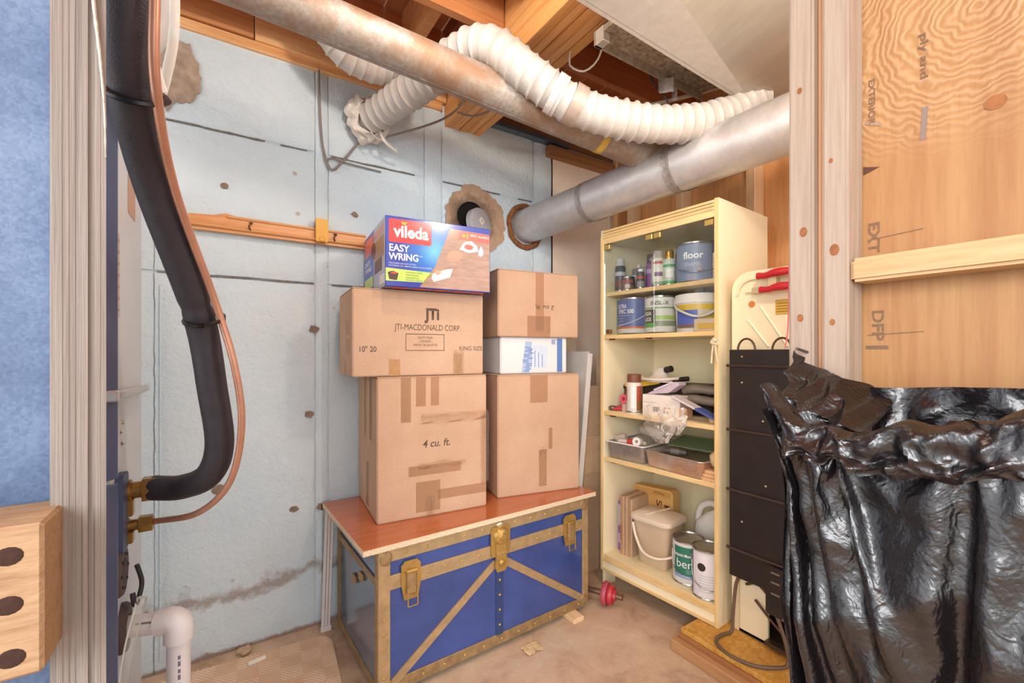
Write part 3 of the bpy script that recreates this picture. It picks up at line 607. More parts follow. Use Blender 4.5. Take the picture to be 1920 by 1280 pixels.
B().prism([(-.028, .03), (-.024, -.04), (-.03, -.085), (-.02, -.105), (.02, -.105), (.03, -.085), (.024, -.04), (.028, .03)], (x, -.008, ZS+.02), X, Z, .008).out('lock_hasp', BRL, lk); B().bx(x-.022, x+.022, -.021, -.014, ZS-.018, ZS-.008, .002).out('hasp_bar', M('#d9c080', .25, .8), lk)
b = B(); b.ball((x, -.018, ZS-.05), .014, (1, .5, 1)); b.out('key_boss', BRL, lk)
b = B(); b.ball((x, -.006, ZS+.10), .012, (1.6, .5, 1)); b.out('lock_crown', M('#d9c8a0', .3, .7), lk)
for z in (.30, .345): B().box((-.004, .18+.09*(z < .32), z), (.012, .045, .028), .004).out('side_handle_mount', BRD, tr)
# board on the trunk
bd = T('wooden_board', 'red-brown laminate particle board lying on the blue trunk', 'board', (.382, 1.487, .524), 2.4)
def lam():
    t = NT('cherry_laminate'); v = t.coord((.08, 1, 1)); f = t.noise(v, 26, 6, .65, .5); return t.fin(t.ramp(f, (.3, '#aa5c34'), (.55, '#bd6c42'), (.75, '#a2562e')), .18, 0, None, Coat_Weight=.3, Coat_Roughness=.1)
def chip():
    t = NT('particle_board'); v = t.coord(); f = t.noise(v, 260, 3, .8); return t.fin(t.ramp(f, (.35, '#a58560'), (.5, '#d8c0a0'), (.65, '#eee0c8')), .9)
B().bx(0, 1.085, 0, .58, 0, .019, .0008).out('core', chip(), bd); B().bx(.0015, 1.0835, .0015, .5785, .019, .0205).out('laminate_top', lam(), bd, 0)
# ================================================================== CARTONS
def card(c, c2):
    t = NT('cardboard_'+c[1:]); v = t.coord(); f = t.noise(v, 5, 5, .6); w = t.n('TexWave', Scale=70, Distortion=.4, Detail=1); w.bands_direction = 'X'; t.l(v, w.inputs[0])
    g = t.noise(v, 160, 3, .7); c_ = t.mix(.5, t.ramp(f, (.3, c), (.7, c2)), t.ramp(g, (.3, '#e9dccb'), (.7, '#ffffff')), 'MULTIPLY')
    return t.fin(c_, .75, 0, t.bump(w.outputs['Fac'], .05, .002))
CB = card('#bd987c', '#c8a68a'); CB2 = card('#bf9b80', '#caa98e'); CBI = M('#a87a55', .8)
TAPE = clear('packing_tape', '#d9b48c', .14, .14, .35, 40); BTAPE = M('#b98a55', .25, 0, .15, 40, .3, 40); PRN = M('#5f4535', .7, 0, .15, 200)
def carton(name, label, loc, rz, w, d, h, mat=CB, flaps=True):
    t = T(name, label, 'box', loc, rz)
    b = B(); b.bx(0, w, 0, d, 0, h-.004, .004, seg=2); bo = b.out('body', mat, t, 40)
    if flaps:
        for k, (y0, y1) in enumerate(((.001, d/2-.001), (d/2+.001, d-.001))): B().bx(.001, w-.001, y0, y1, h-.004, h-.0005, .001).out('flap', mat, t)
    return t
F = dict(ux=X, uy=Z)
def ft(s, size, x, z, p, w=None, mat=PRN, y=0, **k): return text(s, size, (x, y, z), X, Z, mat, p, w, **k)
def film_(p, q, mat, name): b = B(); b.add(q, [(0, 1, 2, 3)]); return b.out(name, mat, p, 0, recalc=False)
def fp(p, x0, x1, z0, z1, mat, name='print', y=0, th=.0006):
    if mat is TAPE: return film_(p, [(x0, -.0009, z0), (x1, -.0009, z0), (x1, -.0009, z1), (x0, -.0009, z1)], mat, name)
    return patch(rect(x0, x1, z0, z1), (0, y, 0), X, Z, mat, p, name, th)
def lp(p, y0, y1, z0, z1, mat, name='print'):
    if mat is TAPE: return film_(p, [(-.0009, y1, z0), (-.0009, y0, z0), (-.0009, y0, z1), (-.0009, y1, z1)], mat, name)
    return patch(rect(-y1, -y0, z0, z1), (0, 0, 0), -Y, Z, mat, p, name, .0006)
b4 = carton('moving_carton', 'large brown carton printed 4 cu. ft. under the tobacco carton', (.484, 1.683, .5455), -4.5, .457, .395, .56)
ft('4 cu. ft.', .042, .235, .275, b4, .115, bold=.012, shear=.18)
for a in ((.09, .13, .38, .556), (.15, .19, .44, .556), (.21, .245, .44, .556), (.12, .34, .165, .205), (.15, .25, .02, .14), (.24, .455, .06, .10)): fp(b4, *a, TAPE, 'tape')
def crinkle(p, x0, x1, z0, z1, seed, name='loose_tape', amp=.012):
    b = B(); b.grid(lambda u, v: (x0+(x1-x0)*u, -.002-amp*max(0, noise.noise((u*5+seed, v*3, seed)))-.003*abs(noise.noise((u*14, v*9, seed))), z0+(z1-z0)*v+.012*noise.noise((u*3, seed, 1))), 26, 8); return b.out(name, clear('loose_tape', '#f6e6d2', .08, .06, .9, 60), p, 70)
crinkle(b4, .17, .46, .37, .41, 2); crinkle(b4, .16, .36, .19, .215, 5); crinkle(b4, .19, .225, -.0, .08, 9); crinkle(b4, .43, .466, .10, .40, 11)
lp(b4, .10, .15, .30, .55, TAPE, 'tape'); lp(b4, .22, .26, .3, .55, TAPE, 'tape'); lp(b4, .16, .22, .02, .2, TAPE, 'tape')
b5 = carton('moving_carton', 'plain brown carton on the right end of the trunk board', (1.026, 1.699, .5455), -11, .42, .36, .552)
for a in ((.16, .25, .42, .548), (.205, .245, .03, .2), (.255, .275, .2, .3)): fp(b5, *a, TAPE, 'tape')
crinkle(b5, .205, .245, .18, .205, 4, amp=.006)
jt = carton('tobacco_carton', 'wide brown carton printed JTI-MACDONALD CORP. under the blue mop box', (.397, 1.70, 1.1075), -4.2, .535, .33, .336, CB2)
ft('JTi', .062, .31, .225, jt, .062, bold=.04); ft('JTI-MACDONALD CORP.', .034, .295, .180, jt, .275)
for a in ((.20, .36, .163, .1655), (.20, .36, .098, .1005), (.20, .2022, .098, .165), (.3578, .36, .098, .165)): fp(jt, *a, PRN, 'printed_frame')
for s, z, w in (('DUTY PAID', .146, .06), ('- CANADA -', .132, .057), ('DROIT ACQUITTÉ', .117, .098)): ft(s, .0125, .28, z, jt, w)
ft('10" 20', .03, .055, .094, jt, .062, bold=.01); ft('KING SIZE', .025, .478, .10, jt, .105)
fp(jt, .135, .178, .0, .065, BTAPE, 'tape'); fp(jt, .40, .438, .0, .085, BTAPE, 'tape'); crinkle(jt, .40, .445, .0, .10, 7)
for k in range(8): lp(jt, .07+.022*(k % 4), .085+.022*(k % 4), .09+.07*(k//4), .145+.07*(k//4), M('#b8967a', .7), 'faded_print')
lp(jt, .15, .19, .0, .055, TAPE, 'tape')
b2 = carton('small_carton', 'small brown carton with upside-down 2 cu. ft. on the white box', (1.05, 1.735, 1.2725), -8, .435, .29, .312)
text('2 cu. ft.', .03, (.245, 0, .152), -X, -Z, PRN, b2, .105, bold=.01, shear=.15); fp(b2, .195, .24, .03, .308, TAPE, 'tape'); fp(b2, .15, .275, .0, .10, TAPE, 'tape'); crinkle(b2, .15, .275, .02, .10, 3, amp=.007)
WH = M('#dcdad8', .5, 0, .05, 5); wx = carton('white_carton', 'white carton with blue line drawing between two brown cartons', (1.075, 1.755, 1.0985), -8, .36, .28, .1735, WH)
BLP = M('#5f7fb8', .6); LB = M('#a9bad6', .6)
fp(wx, .305, .335, .005, .168, BLP, 'blue_stripe'); fp(wx, .275, .295, .14, .163, BLP, 'logo_mark')
for k in range(3): fp(wx, .279+.006*k, .281+.006*k, .142, .161, WH, 'logo_gap', th=.001)
patch([(.11, .0), (.13, .15), (.165, .148), (.15, .0)], (0, 0, .004), X, Z, LB, wx, 'drawing'); patch([(.15, .02), (.163, .135), (.255, .128), (.248, .02)], (0, 0, .004), X, Z, M('#cdd6e4', .6), wx, 'drawing')
random.seed(3)
for k in range(14):
    u = .115+.03*random.random(); z = .01+.12*k/14; fp(wx, u, u+.03, z, z+.004, BLP, 'drawing_line', th=.0012)
for k in range(4): fp(wx, .16+.02*k, .163+.02*k, .03, .12-.01*k, BLP, 'drawing_line', th=.0012)
# mop box
vb = T('mop_box', 'glossy blue and red printed mop set box on the tobacco carton', 'box', (.497, 1.622, 1.4445), -5.2); VW, VD, VH = .425, .44, .262
def glossy(c, r=.22): 
    t = NT('gloss_'+c[1:]); v = t.coord(); w = t.n('TexWave', Scale=60, Distortion=.2); w.bands_direction = 'X'; t.l(v, w.inputs[0]); return t.fin(c, r, 0, t.bump(w.outputs['Fac'], .06, .0015), Coat_Weight=.5, Coat_Roughness=.12)
def glow_print():
    t = NT('blue_print'); g = t.n('TexCoord'); d = t.n('VectorMath', operation='DISTANCE'); t.l(g.outputs['Object'], d.inputs[0]); d.inputs[1].default_value = (.185, 0, .145)
    return t.fin(t.ramp(d.outputs['Value'], (.0, '#5fb0d8'), (.06, '#2f70bc'), (.14, '#1f3096')), .22, 0, None, Coat_Weight=.5, Coat_Roughness=.12)
VBL = glossy('#1f2c8e'); B().bx(0, VW, 0, VD, 0, VH, .002).out('body', VBL, vb)
fp(vb, .002, VW-.002, .002, VH-.002, glow_print(), 'front_print')
RED = glossy('#c4221f'); WHT = M('#f4f2ee', .4)
patch(rrect(.012, .175, .165, .252, .007), (0, 0, 0), X, Z, RED, vb, 'logo_panel', .001)
ft('vileda', .062, .097, .187, vb, .135, WHT, y=-.0012, bold=.03); patch([(.067, .232), (.058, .243), (.066, .244), (.07, .236)], (0, 0, 0), X, Z, M('#e0c030', .5), vb, 'logo_leaf', .002); patch([(.070, .232), (.071, .244), (.081, .244), (.076, .236)], (0, 0, 0), X, Z, M('#8ab83a', .5), vb, 'logo_leaf', .002)
ft('EASY', .036, .012, .132, vb, .075, WHT, y=-.0012, align='LEFT', bold=.02); ft('WRING', .036, .012, .100, vb, .112, WHT, y=-.0012, align='LEFT', bold=.02); ft('TM', .006, .126, .118, vb, .012, WHT, y=-.0012, align='LEFT')
for s, z, w in (('MICROFIBRE SPIN MOP SYSTEM', .084, .10), ('SYSTÈME DE SERPILLIÈRE MICROFIBRE', .075, .165)): ft(s, .0075, .012, z, vb, w, M('#c8d4ea', .5), y=-.0012, align='LEFT')
patch([(.001, .02), (.142, .022), (.18, .062), (.001, .068)], (0, 0, 0), X, Z, glossy('#b4cc5a'), vb, 'green_banner', .001)
for s, z, w in (('HANDS-FREE', .053, .064), ('WRINGING', .043, .05), ('ESSORAGE', .033, .05), ('MAINS LIBRES', .024, .064)): ft(s, .009, .075, z, vb, w, M('#7f8f4a', .6), y=-.0012, align='LEFT')
b = B(); b.prism([(.008, .052), (.014, .026), (.042, .024), (.048, .05), (.028, .058)], (0, -.001, 0), X, Z, .0006); b.out('bucket_picture', M('#4a2a24', .4), vb, 0); patch([(.018, .048), (.026, .055), (.044, .052), (.036, .046)], (0, -.001, 0), X, Z, M('#c8402a', .4), vb, 'bucket_picture', .001)
def photo():
    t = NT('floor_photo'); v = t.coord((1, 1, 5)); f = t.noise(v, 14, 5, .6); return t.fin(t.ramp(f, (.3, '#8e6850'), (.7, '#ad866c')), .16, 0, None, Coat_Weight=.6, Coat_Roughness=.15)
patch([(.128, .004), (VW-.003, .004), (VW-.003, .238), (.252, .243), (.188, .085)], (0, 0, 0), X, Z, photo(), vb, 'photo_print', .001)
RP = glossy('#e4553e'); patch([(.285, .205), (VW-.003, .200), (VW-.003, .236), (.295, .24)], (0, 0, 0), X, Z, RP, vb, 'red_banner', .0016)
ft('+1', .03, .315, .210, vb, .026, M('#f0d030', .5), y=-.0018, bold=.02); ft('REFILL', .012, .335, .222, vb, .03, WHT, y=-.0018, align='LEFT'); ft('RECHARGE', .012, .372, .220, vb, .045, WHT, y=-.0018, align='LEFT')
def ell(cx, cz, a, c, n=20, r=0): return [(cx+a*math.cos(t)*math.cos(r)-c*math.sin(t)*math.sin(r), cz+a*math.cos(t)*math.sin(r)+c*math.sin(t)*math.cos(r)) for t in [2*math.pi*k/n for k in range(n)]]
patch([(.29, .165), (.31, .195), (.34, .205), (.365, .185), (.372, .165), (.33, .155)], (0, 0, 0), X, Z, WHT, vb, 'mop_picture', .0016); patch(ell(.33, .178, .02, .011), (0, 0, 0), X, Z, RP, vb, 'mop_picture', .0022)
fp(vb, .331, .334, .178, .205, M('#8a8a8a', .4), 'mop_picture', th=.0026); patch([(.372, .15), (.383, .145), (.394, .153), (.394, .168), (.384, .19), (.374, .168)], (0, 0, 0), X, Z, M('#b8cce8', .4), vb, 'drop_picture', .0016)
patch(ell(.27, .135, .034, .022, 20, .3), (0, 0, 0), X, Z, M('#d08a6e', .3), vb, 'mop_picture', .0014); patch([(.175, .04), (.185, .028), (.25, .05), (.262, .085), (.235, .08), (.18, .06)], (0, 0, 0), X, Z, M('#e6d6cc', .3), vb, 'mop_picture', .0016); patch(ell(.20, .065, .012, .01), (0, 0, 0), X, Z, M('#d89a7e', .4), vb, 'mop_picture', .0018)
# left side of the mop box
def side(poly, mat, name, th=.0008): return patch([(-p[0], p[1]) for p in poly][::-1], (0, 0, 0), -Y, Z, mat, vb, name, th)
side(rect(.22, VD-.005, .002, VH-.002), M('#3f5fc0', .3), 'side_print'); side(rect(.01, .22, .002, VH-.002), M('#b3b6c0', .3), 'side_print'); side(rect(.24, VD-.01, .17, .245), M('#d8746a', .35), 'side_logo_panel', .0014); side(ell(.225, .17, .05, .035), M('#5a2028', .3), 'bucket_picture', .0018)
side(rect(.02, .2, .12, .2), M('#a8876e', .4), 'side_photo', .0014); side(rect(.06, .2, .07, .12), M('#6a3a2c', .4), 'side_photo', .0016); side(rect(.24, VD-.01, .03, .075), M('#c2d47a', .4), 'side_banner', .0014); side(rect(.015, .1, .015, .05), M('#e6e2e0', .5), 'barcode_label', .0016); side(rect(.02, .21, .21, .24), M('#cf9a88', .4), 'side_photo', .0014)
text('EASY', .03, (-.0008, .42, .130), -Y, Z, WHT, vb, .12, align='LEFT', bold=.02, name='lettering'); text('WRING', .03, (-.0008, .42, .100), -Y, Z, WHT, vb, .15, align='LEFT', bold=.02)
for k in range(5): B().bx(.03+.08*k, .09+.08*k, .01, .05, -.0008, -.0002).out('bottom_print', M('#c8503a', .5), vb, 0)
# sheets standing between cartons and cupboard
ps = tag(B().bx(0, .006, 0, .5, 0, .0).out('x', WH), 'x', 'x') if 0 else None
fs = T('foam_sheet', 'thin translucent white plastic sheet standing behind the cartons', 'plastic sheet', (1.50, 1.92, 0), 0, rot=(0, R(6.0), 0))
B().bx(-.004, .0, -.17, .16, .0, 1.21).out('sheet', M('#d8d2cc', .4, 0, .1, 6), fs, 0); B().bx(-.012, .02, -.176, -.17, .0, 1.20).out('folded_edge', M('#e2dcd6', .35, 0, .1, 6), fs, 0)
cst = T('corrugated_sheet', 'tall corrugated cardboard sheet leaning in the corner beside the cupboard', 'cardboard', (1.61, 1.80, 0), 0, rot=(0, R(2.6), 0))
def corr():
    t = NT('corrugated_edges'); v = t.coord(); w = t.n('TexWave', Scale=38, Distortion=1.2, Detail=2); w.bands_direction = 'Z'; t.l(v, w.inputs[0]); return t.fin(t.ramp(w.outputs['Fac'], (.2, '#a9896a'), (.7, '#d0b494')), .8, 0, t.bump(w.outputs['Fac'], .3, .003))
COR = corr()
for k in range(3): B().bx(.003*k, .135-.004*k, .012*k, .0105+.012*k, .002, 1.02-.012*k).out('layer', COR, cst, 0)
for z0, z1 in ((.545, .74),): B().bx(.0, .134, -.0025, -.0003, z0, z1).out('kraft_strip', M('#d2b08c', .7, 0, .1, 20), cst, 0)
sc_ = T('wood_offcut', 'narrow pale batten standing in the corner left of the cupboard', 'batten', (1.80, 1.86, 0)); B().bx(-.02, .02, -.03, .0, 0, 1.17, .002).out('batten', M('#cfae90', .7, 0, .15, 20), sc_, 0)
# ================================================================== FLOOR BITS
def matpat():
    t = NT('woven_mat'); v = t.coord(); ch = t.n('TexChecker', Scale=14); t.l(v, ch.inputs[0]); c2 = t.n('TexChecker', Scale=130); t.l(v, c2.inputs[0]); n = t.noise(v, 9, 5)
    a = t.mix(t.math('MULTIPLY', c2.outputs['Fac'], t.math('MULTIPLY_ADD', ch.outputs['Fac'], .4, .2)), '#d4b090', '#f2e2cc'); a = t.mix(.4, a, t.ramp(n, (.3, '#e0ccb8'), (.7, '#ffffff')), 'MULTIPLY')
    return t.fin(a, .85, 0, t.bump(c2.outputs['Fac'], .2, .002))
b = B(); b.prism(rrect(0, .62, -.95, 0, .06), (0, 0, 0), X, Y, .006); mt = b.out('floor_mat', matpat(), None, 0, 0); mt.location = (-.24, 2.045, .0005); mt.rotation_euler = (0, 0, R(-4)); tag(mt, 'beige patterned floor mat along the concrete wall', 'mat')
b = B(); b.ball((0, 0, .012), .03, (1, .8, .45), 10)
for v in b.bm.verts: v.co += Vector((.008, .008, .006))*noise.noise(v.co*60)
st = b.out('concrete_chip', M('#c7a888', .9, 0, .2, 40, .5, 60), None, 20, (0, 0, 0)); st.location = (.065, 2.06, .002); tag(st, 'loose pale chip of concrete at the foot of the wall', 'chip')
ck = B().bx(-.03, .03, -.007, .007, 0, .012, .002).out('chalk_stick', M('#efe6da', .8), None, 30, (0, 0, 0)); ck.location = (.105, 1.965, .0068); ck.rotation_euler = (0, 0, R(12)); tag(ck, 'small white stick lying on the floor mat edge', 'stick')
b = B(); b.grid(lambda u, v: (.075*(u-.5)+.01*noise.noise((u*4, v*4, 1)), .055*(v-.5)+.012*noise.noise((u*4, v*4, 6)), .004+.01*abs(noise.noise((u*3, v*3, 4)))), 12, 10); b.solid(.001); pp = b.out('paper_scrap', M('#d9bc8c', .8), None, 40, (0, 0, 0)); pp.location = (1.04, 1.455, .002); tag(pp, 'crumpled tan paper scrap on the floor in front of the trunk', 'paper')
tl = T('plastic_trim', 'white plastic trim strip leaning between the wall and the trunk', 'trim strip', (.365, 2.035, 0), 0, rot=(R(-1.0), R(2.0), 0)); PT = M('#e2dcd6', .4)
for x in (-.012, .0, .012): B().bx(x-.005, x+.005, -.004, .004, .02, .53, .001).out('rib', PT, tl)
B().bx(-.02, .022, -.008, .006, .0, .022, .002).out('foot', PT, tl); B().bx(-.018, .018, .004, .006, .02, .53).out('backing', M('#c9c2bc', .5), tl, 0)
for x, n in ((1.32, 'right front'), (.50, 'left front')):
    w = B().bx(-.03, .03, -.03, .10, 0, .0215, .002).out('support_block', wood('#d0a878', '#e6c69c', (1, .08, 1), 20), None, 30, (0, 0, 0)); w.location = (x, 1.515 if x > 1 else 1.53, 0); tag(w, 'small pine block propping the %s corner of the trunk' % n, 'wood block')
w = B().bx(.5, 1.38, -.03, .03, 0, .0215, .002).out('support_batten', wood('#a88058', '#c09a70', (.08, 1, 1), 20), None, 30, (0, 0, 0)); w.location = (0, 1.96, 0); tag(w, 'pine batten propping the back of the blue trunk', 'batten')
db = T('dumbbell', 'small red dumbbell with a steel bar end beside the trunk', 'dumbbell', (1.50, 1.55, .056), 0, rot=(0, 0, R(-62))); RD = M('#b8323c', .35, 0, .1, 20)
for x, r, m_ in ((.035, .055, M('#b04858', .45, 0, .2, 40)), (.06, .045, RD)): B().lathe([(0, -.012), (r-.004, -.012), (r, -.006), (r, .006), (r-.004, .012), (0, .012)], n=30, M4=Matrix.Translation((x, 0, 0)) @ Matrix.Rotation(R(90), 4, 'Y')).out('weight_plate', m_, db)
B().cyl((-.14, 0, 0), (.115, 0, 0), .013, n=18).out('bar', M('#8a6a58', .4, .7, .2, 40), db); B().cyl((.072, 0, 0), (.085, 0, 0), .024, n=8).out('collar_nut', RD, db); B().cyl((-.16, 0, 0), (-.10, 0, 0), .05, n=30).out('weight_plate', RD, db)
# ================================================================== CUPBOARD
CX0, CY0, CR = 1.628, 1.668, -86.0
CU, CV = Vector((math.cos(R(CR)), math.sin(R(CR)), 0)), Vector((-math.sin(R(CR)), math.cos(R(CR)), 0))
def CW(u, v, z): return Vector((CX0, CY0, 0))+CU*u+CV*v+Vector((0, 0, z))
CRM = M('#f3e6c2', .45, 0, .04, 3); CRI = M('#efe0b6', .5, 0, .05, 3); EDG = wood('#dcb878', '#e8ca92', (.08, 1, .3), 14, .45, False); EDGV = wood('#dcb878', '#e8ca92', (1, 1, .05), 14, .45, False)
CWD, CDP, Z0, ZT = .625, .44, .082, 1.826
cb = T('storage_cupboard', 'tall cream cupboard with glass upper doors and open shelves', 'cupboard', CW(0, 0, Z0), CR)
def cp_(name, x0, x1, y0, y1, z0, z1, mat, bev=.001): return B().bx(x0, x1, y0, y1, z0-Z0, z1-Z0, bev).out(name, mat, cb)
for x0 in (0, CWD-.018):
    cp_('side_panel', x0, x0+.018, .004, CDP, Z0, ZT, CRM); cp_('side_edging', x0, x0+.018, 0, .004, Z0, ZT if x0 else ZT-.035, EDGV)
cp_('back_panel', .018, CWD-.018, CDP-.012, CDP-.004, .12, ZT-.01, CRI); cp_('top_panel', .018, CWD-.018, .02, CDP-.012, 1.765, 1.783, CRI)
cp_('fascia', .018, CWD-.018, .002, .02, 1.752, 1.822, EDG)
for z, y in ((1.812, -.010), (1.80, -.006), (1.785, -.003)): cp_('moulding', .018, CWD-.018, y, .004, z-.005, z+.005, EDG, .002)
SHELVES = (1.507, 1.287, .900, .664, .166)
for z in SHELVES:
    y0 = .03 if z > 1.4 else .004
    cp_('shelf', .0185, CWD-.0185, y0+.003, CDP-.013, z-.019, z, CRI); cp_('shelf_edging', .0185, CWD-.0185, y0, y0+.003, z-.019, z, EDG)
cp_('plinth', .0185, CWD-.0185, .004, .02, .088, .146, CRM); cp_('plinth_moulding', .0185, CWD-.0185, -.001, .008, .132, .147, EDG); cp_('plinth_moulding', .0185, CWD-.0185, -.001, .008, .084, .098, EDG)
for x in (.005, CWD-.023): cp_('foot', x, x+.018, .35, .43, 0.0 if 0 else .0005, Z0, CRM)
cp_('foot', .005, .023, .01, .09, .0005, Z0, CRM)
GL = glass('door_glass', '#fdfefd')
for x0, x1 in ((.019, CWD/2-.0015), (CWD/2+.0015, CWD-.019)):
    g = cp_('glass_door', x0, x1, .008, .012, 1.292, 1.750, GL, 0)
    xs = (x0+.02, x1-.02) if x0 < .1 else (x0+.02, x1-.025)
    for x in xs: B().bx(x-.018, x+.018, .002, .016, 1.722-Z0, 1.746-Z0, .002).out('hinge_plate', M('#c9a860', .3, .6, .1), g)
B().bx(.03, .058, .006, .022, 1.296-Z0, 1.315-Z0, .002).out('door_hinge', M('#8a5a2a', .4, .5), cb)
for x, z in ((.04, 1.262), (.045, .872), (.05, .637), (.26, 1.262), (.28, .637)): B().bx(x, x+.03, .02, .034, z-Z0, z+.012-Z0, .001).out('shelf_catch', M('#5a2a22', .5), cb)
ln = CW(CWD-.006, -.012, 1.24)
kt = T('string_knot', 'knotted pale string hanging on the cupboard edge below the glass', 'string', ln, CR); STR = M('#e2cfae', .7, 0, .15, 90, .6, 200)
b = B(); b.tube([(-.006, .01, .015), (.012, -.008, .012), (-.012, -.012, .0), (.012, -.010, -.008), (-.014, -.004, -.004), (.0, -.012, .014), (.012, .0, -.002)], .0055, 8, .004); b.out('knot', STR, kt, 60)
b = B(); b.tube([(-.004, -.008, -.006), (-.008, -.01, -.04), (-.012, -.010, -.085)], .0045, 8, .01); b.out('tail', STR, kt, 60); b = B(); b.tube([(.004, -.008, -.006), (.008, -.012, -.04), (.016, -.012, -.082)], .0045, 8, .01); b.out('tail', STR, kt, 60)
TIN = M('#b9b4ae', .25, .9, .15, 40)
def item(name, label, cat, u, v, s, rz=0, group=None): return T(name, label, cat, CW(u, v, SHELVES[s]), CR+rz, group)
def face(t, a=36): t.rotation_euler.z = R(CR+a)
def spray(t, r, h, body, cap, caph=.04, capr=.8):
    face(t)
    B().lathe([(0, 0), (r*.95, 0), (r, .004), (r, h), (r*.86, h+.012)], n=28).out('can', body, t); B().lathe([(0, .002), (r*.97, .002), (r*1.02, .006), (r*1.02, .009), (r, .012)], n=28).out('base_rim', TIN, t)
    B().lathe([(r*.9, h+.008), (r*capr, h+.012), (r*capr, h+caph), (r*capr*.9, h+caph+.004), (0, h+caph+.004)], n=28).out('cap', cap, t)
def lab(t, r, z0, z1, a0, a1, mat, name='label', lift=.0008): return B().lathe([(r+lift, z0), (r+lift, z1)], n=24, a0=a0, a1=a1).out(name, mat, t, 60, recalc=False)
def disc_on(t, r, a, z, rd, mat, name):
    b = B(); pts = [(0, 0)]+[(rd*math.cos(k*math.pi/10), rd*math.sin(k*math.pi/10)) for k in range(20)]
    b.add([((r+.0016)*math.sin(R(a)+x/r), -(r+.0016)*math.cos(R(a)+x/r), z+y) for x, y in pts], [(0, i+1, (i+1) % 20+1) for i in range(20)]); return b.out(name, mat, t, 60, recalc=False)
def paint_can(t, r, h, body, lid=True, bail=True, side=1):
    face(t)
    B().lathe([(0, 0), (r*.97, 0), (r, .004), (r, h-.006), (r*.99, h)], n=40).out('can', body, t); B().lathe([(r*1.0, h-.008), (r*1.03, h-.006), (r*1.03, h), (r*.96, h+.002), (r*.93, h-.004), (r*.86, h-.006), (r*.84, h-.002), (0, h-.002)], n=40).out('lid', TIN, t)
    B().lathe([(0, .001), (r*1.0, .001), (r*1.03, .004), (r*1.0, .008)], n=40).out('base_rim', TIN, t)
    if bail:
        b = B(); b.tube([(-r*1.02, 0, h*.75), (-r*1.0, -r*.5, h*.40), (-r*.6, -r*1.05, h*.28), (0, -r*1.25, h*.24), (r*.6, -r*1.05, h*.28), (r*1.0, -r*.5, h*.40), (r*1.02, 0, h*.75)], .002, 8, .01); b.out('wire_handle', TIN, t, 60)
        for x in (-1, 1): b = B(); b.ball((x*r, 0, h*.75), .012, (.4, 1, 1), 10); b.out('handle_ear', TIN, t)
def ct(s, size, t, r, z, w=None, a=0, mat=WHT, lift=.0016, **k): return text(s, size, (0, 0, z), X, Z, mat, t, w, curve=(r, R(a)), lift=lift, **k)
# --- top shelf
t = item('spray_can', 'slim black and silver spray can at the left end of the glass shelf', 'spray can', .055, .09, 0); spray(t, .027, .125, M('#4a4a50', .3, .3), M('#c9c6c0', .4), .045); lab(t, .027, .085, .105, -70, 70, M('#b8b8ba', .4)); lab(t, .027, .03, .06, -60, 60, M('#7a4a40', .4))
t = item('metal_flask', 'rectangular grey metal flask with white label on the glass shelf', 'flask', .13, .17, 0); B().bx(-.045, .045, -.03, .03, 0, .125, .006).out('body', M('#a29a94', .35, .5), t); B().cyl((-.02, 0, .122), (-.02, 0, .145), .013, n=16).out('cap', M('#c0b8b0', .4), t); patch(rect(-.038, .04, .03, .09), (0, -.0302, 0), X, Z, M('#d6d6dc', .5), t, 'label'); patch(ell(.0, .108, .008, .008), (0, -.0302, 0), X, Z, M('#8a4a4a', .5), t, 'emblem')
t = item('small_tin', 'short dark round tin with red print on the glass shelf', 'tin', .118, .07, 0); paint_can(t, .036, .068, M('#6a625e', .4, .3), bail=False); lab(t, .036, .038, .052, -45, 45, M('#a85a48', .5)); lab(t, .036, .012, .03, -20, 20, M('#c8b8a8', .5))
t = item('glue_bottle', 'small dark bottle with white cap on the glass shelf', 'bottle', .192, .075, 0); spray(t, .02, .075, M('#4e4a4c', .4), WHT, .022, .62); lab(t, .02, .05, .066, -80, 80, M('#b05a48', .5)); lab(t, .02, .012, .04, -60, 60, M('#8d8a88', .5))
t = item('spray_can', 'purple spray can with dark cap behind the white-capped bottle', 'spray can', .222, .125, 0); spray(t, .029, .115, M('#8a5a8a', .35), M('#5a4244', .4), .055, .86); lab(t, .029, .08, .10, -60, 60, M('#b496bc', .4)); patch([(0, -.014), (.014, 0), (0, .014), (-.014, 0)], (0, -.0262, .145), X, Z, M('#a07a86', .5), t, 'emblem')
t = item('spray_can', 'cream spray can with grey cap at the middle door joint', 'spray can', .288, .08, 0); spray(t, .030, .125, M('#ddd8c6', .35), M('#b4aa9c', .45), .042, .84); lab(t, .03, .108, .12, -50, 40, M('#c0504a', .4)); lab(t, .03, .05, .07, -40, 40, M('#8a6a8a', .4)); lab(t, .03, .01, .025, -80, 80, M('#9aa890', .4))
t = item('spray_can', 'green labelled spray can with gold cap on the glass shelf', 'spray can', .338, .095, 0); spray(t, .029, .115, M('#c2c8b8', .35), M('#c79a3a', .22, .8), .05, .72); lab(t, .029, .088, .10, -70, 70, M('#4f9a5a', .4)); lab(t, .029, .04, .08, -35, 35, M('#e6e2d6', .4)); lab(t, .029, .012, .024, -70, 70, M('#5aa468', .4))
t = item('paint_can', 'large blue-grey enamel paint can on the upper glass shelf', 'paint can', .445, .135, 0); BGC = M('#77829a', .35, .2, .12, 10); paint_can(t, .082, .178, BGC, bail=True); lab(t, .082, .008, .165, -75, 50, M('#828da4', .4)); ct('floor', .042, t, .083, .105, .085, -12, WHT, bold=.02); ct('ENAMEL', .026, t, .083, .07, .07, -12, M('#c8ccd4', .5)); lab(t, .082, .05, .064, 0, 12, M('#b9a090', .4), 'swatch', .0016)
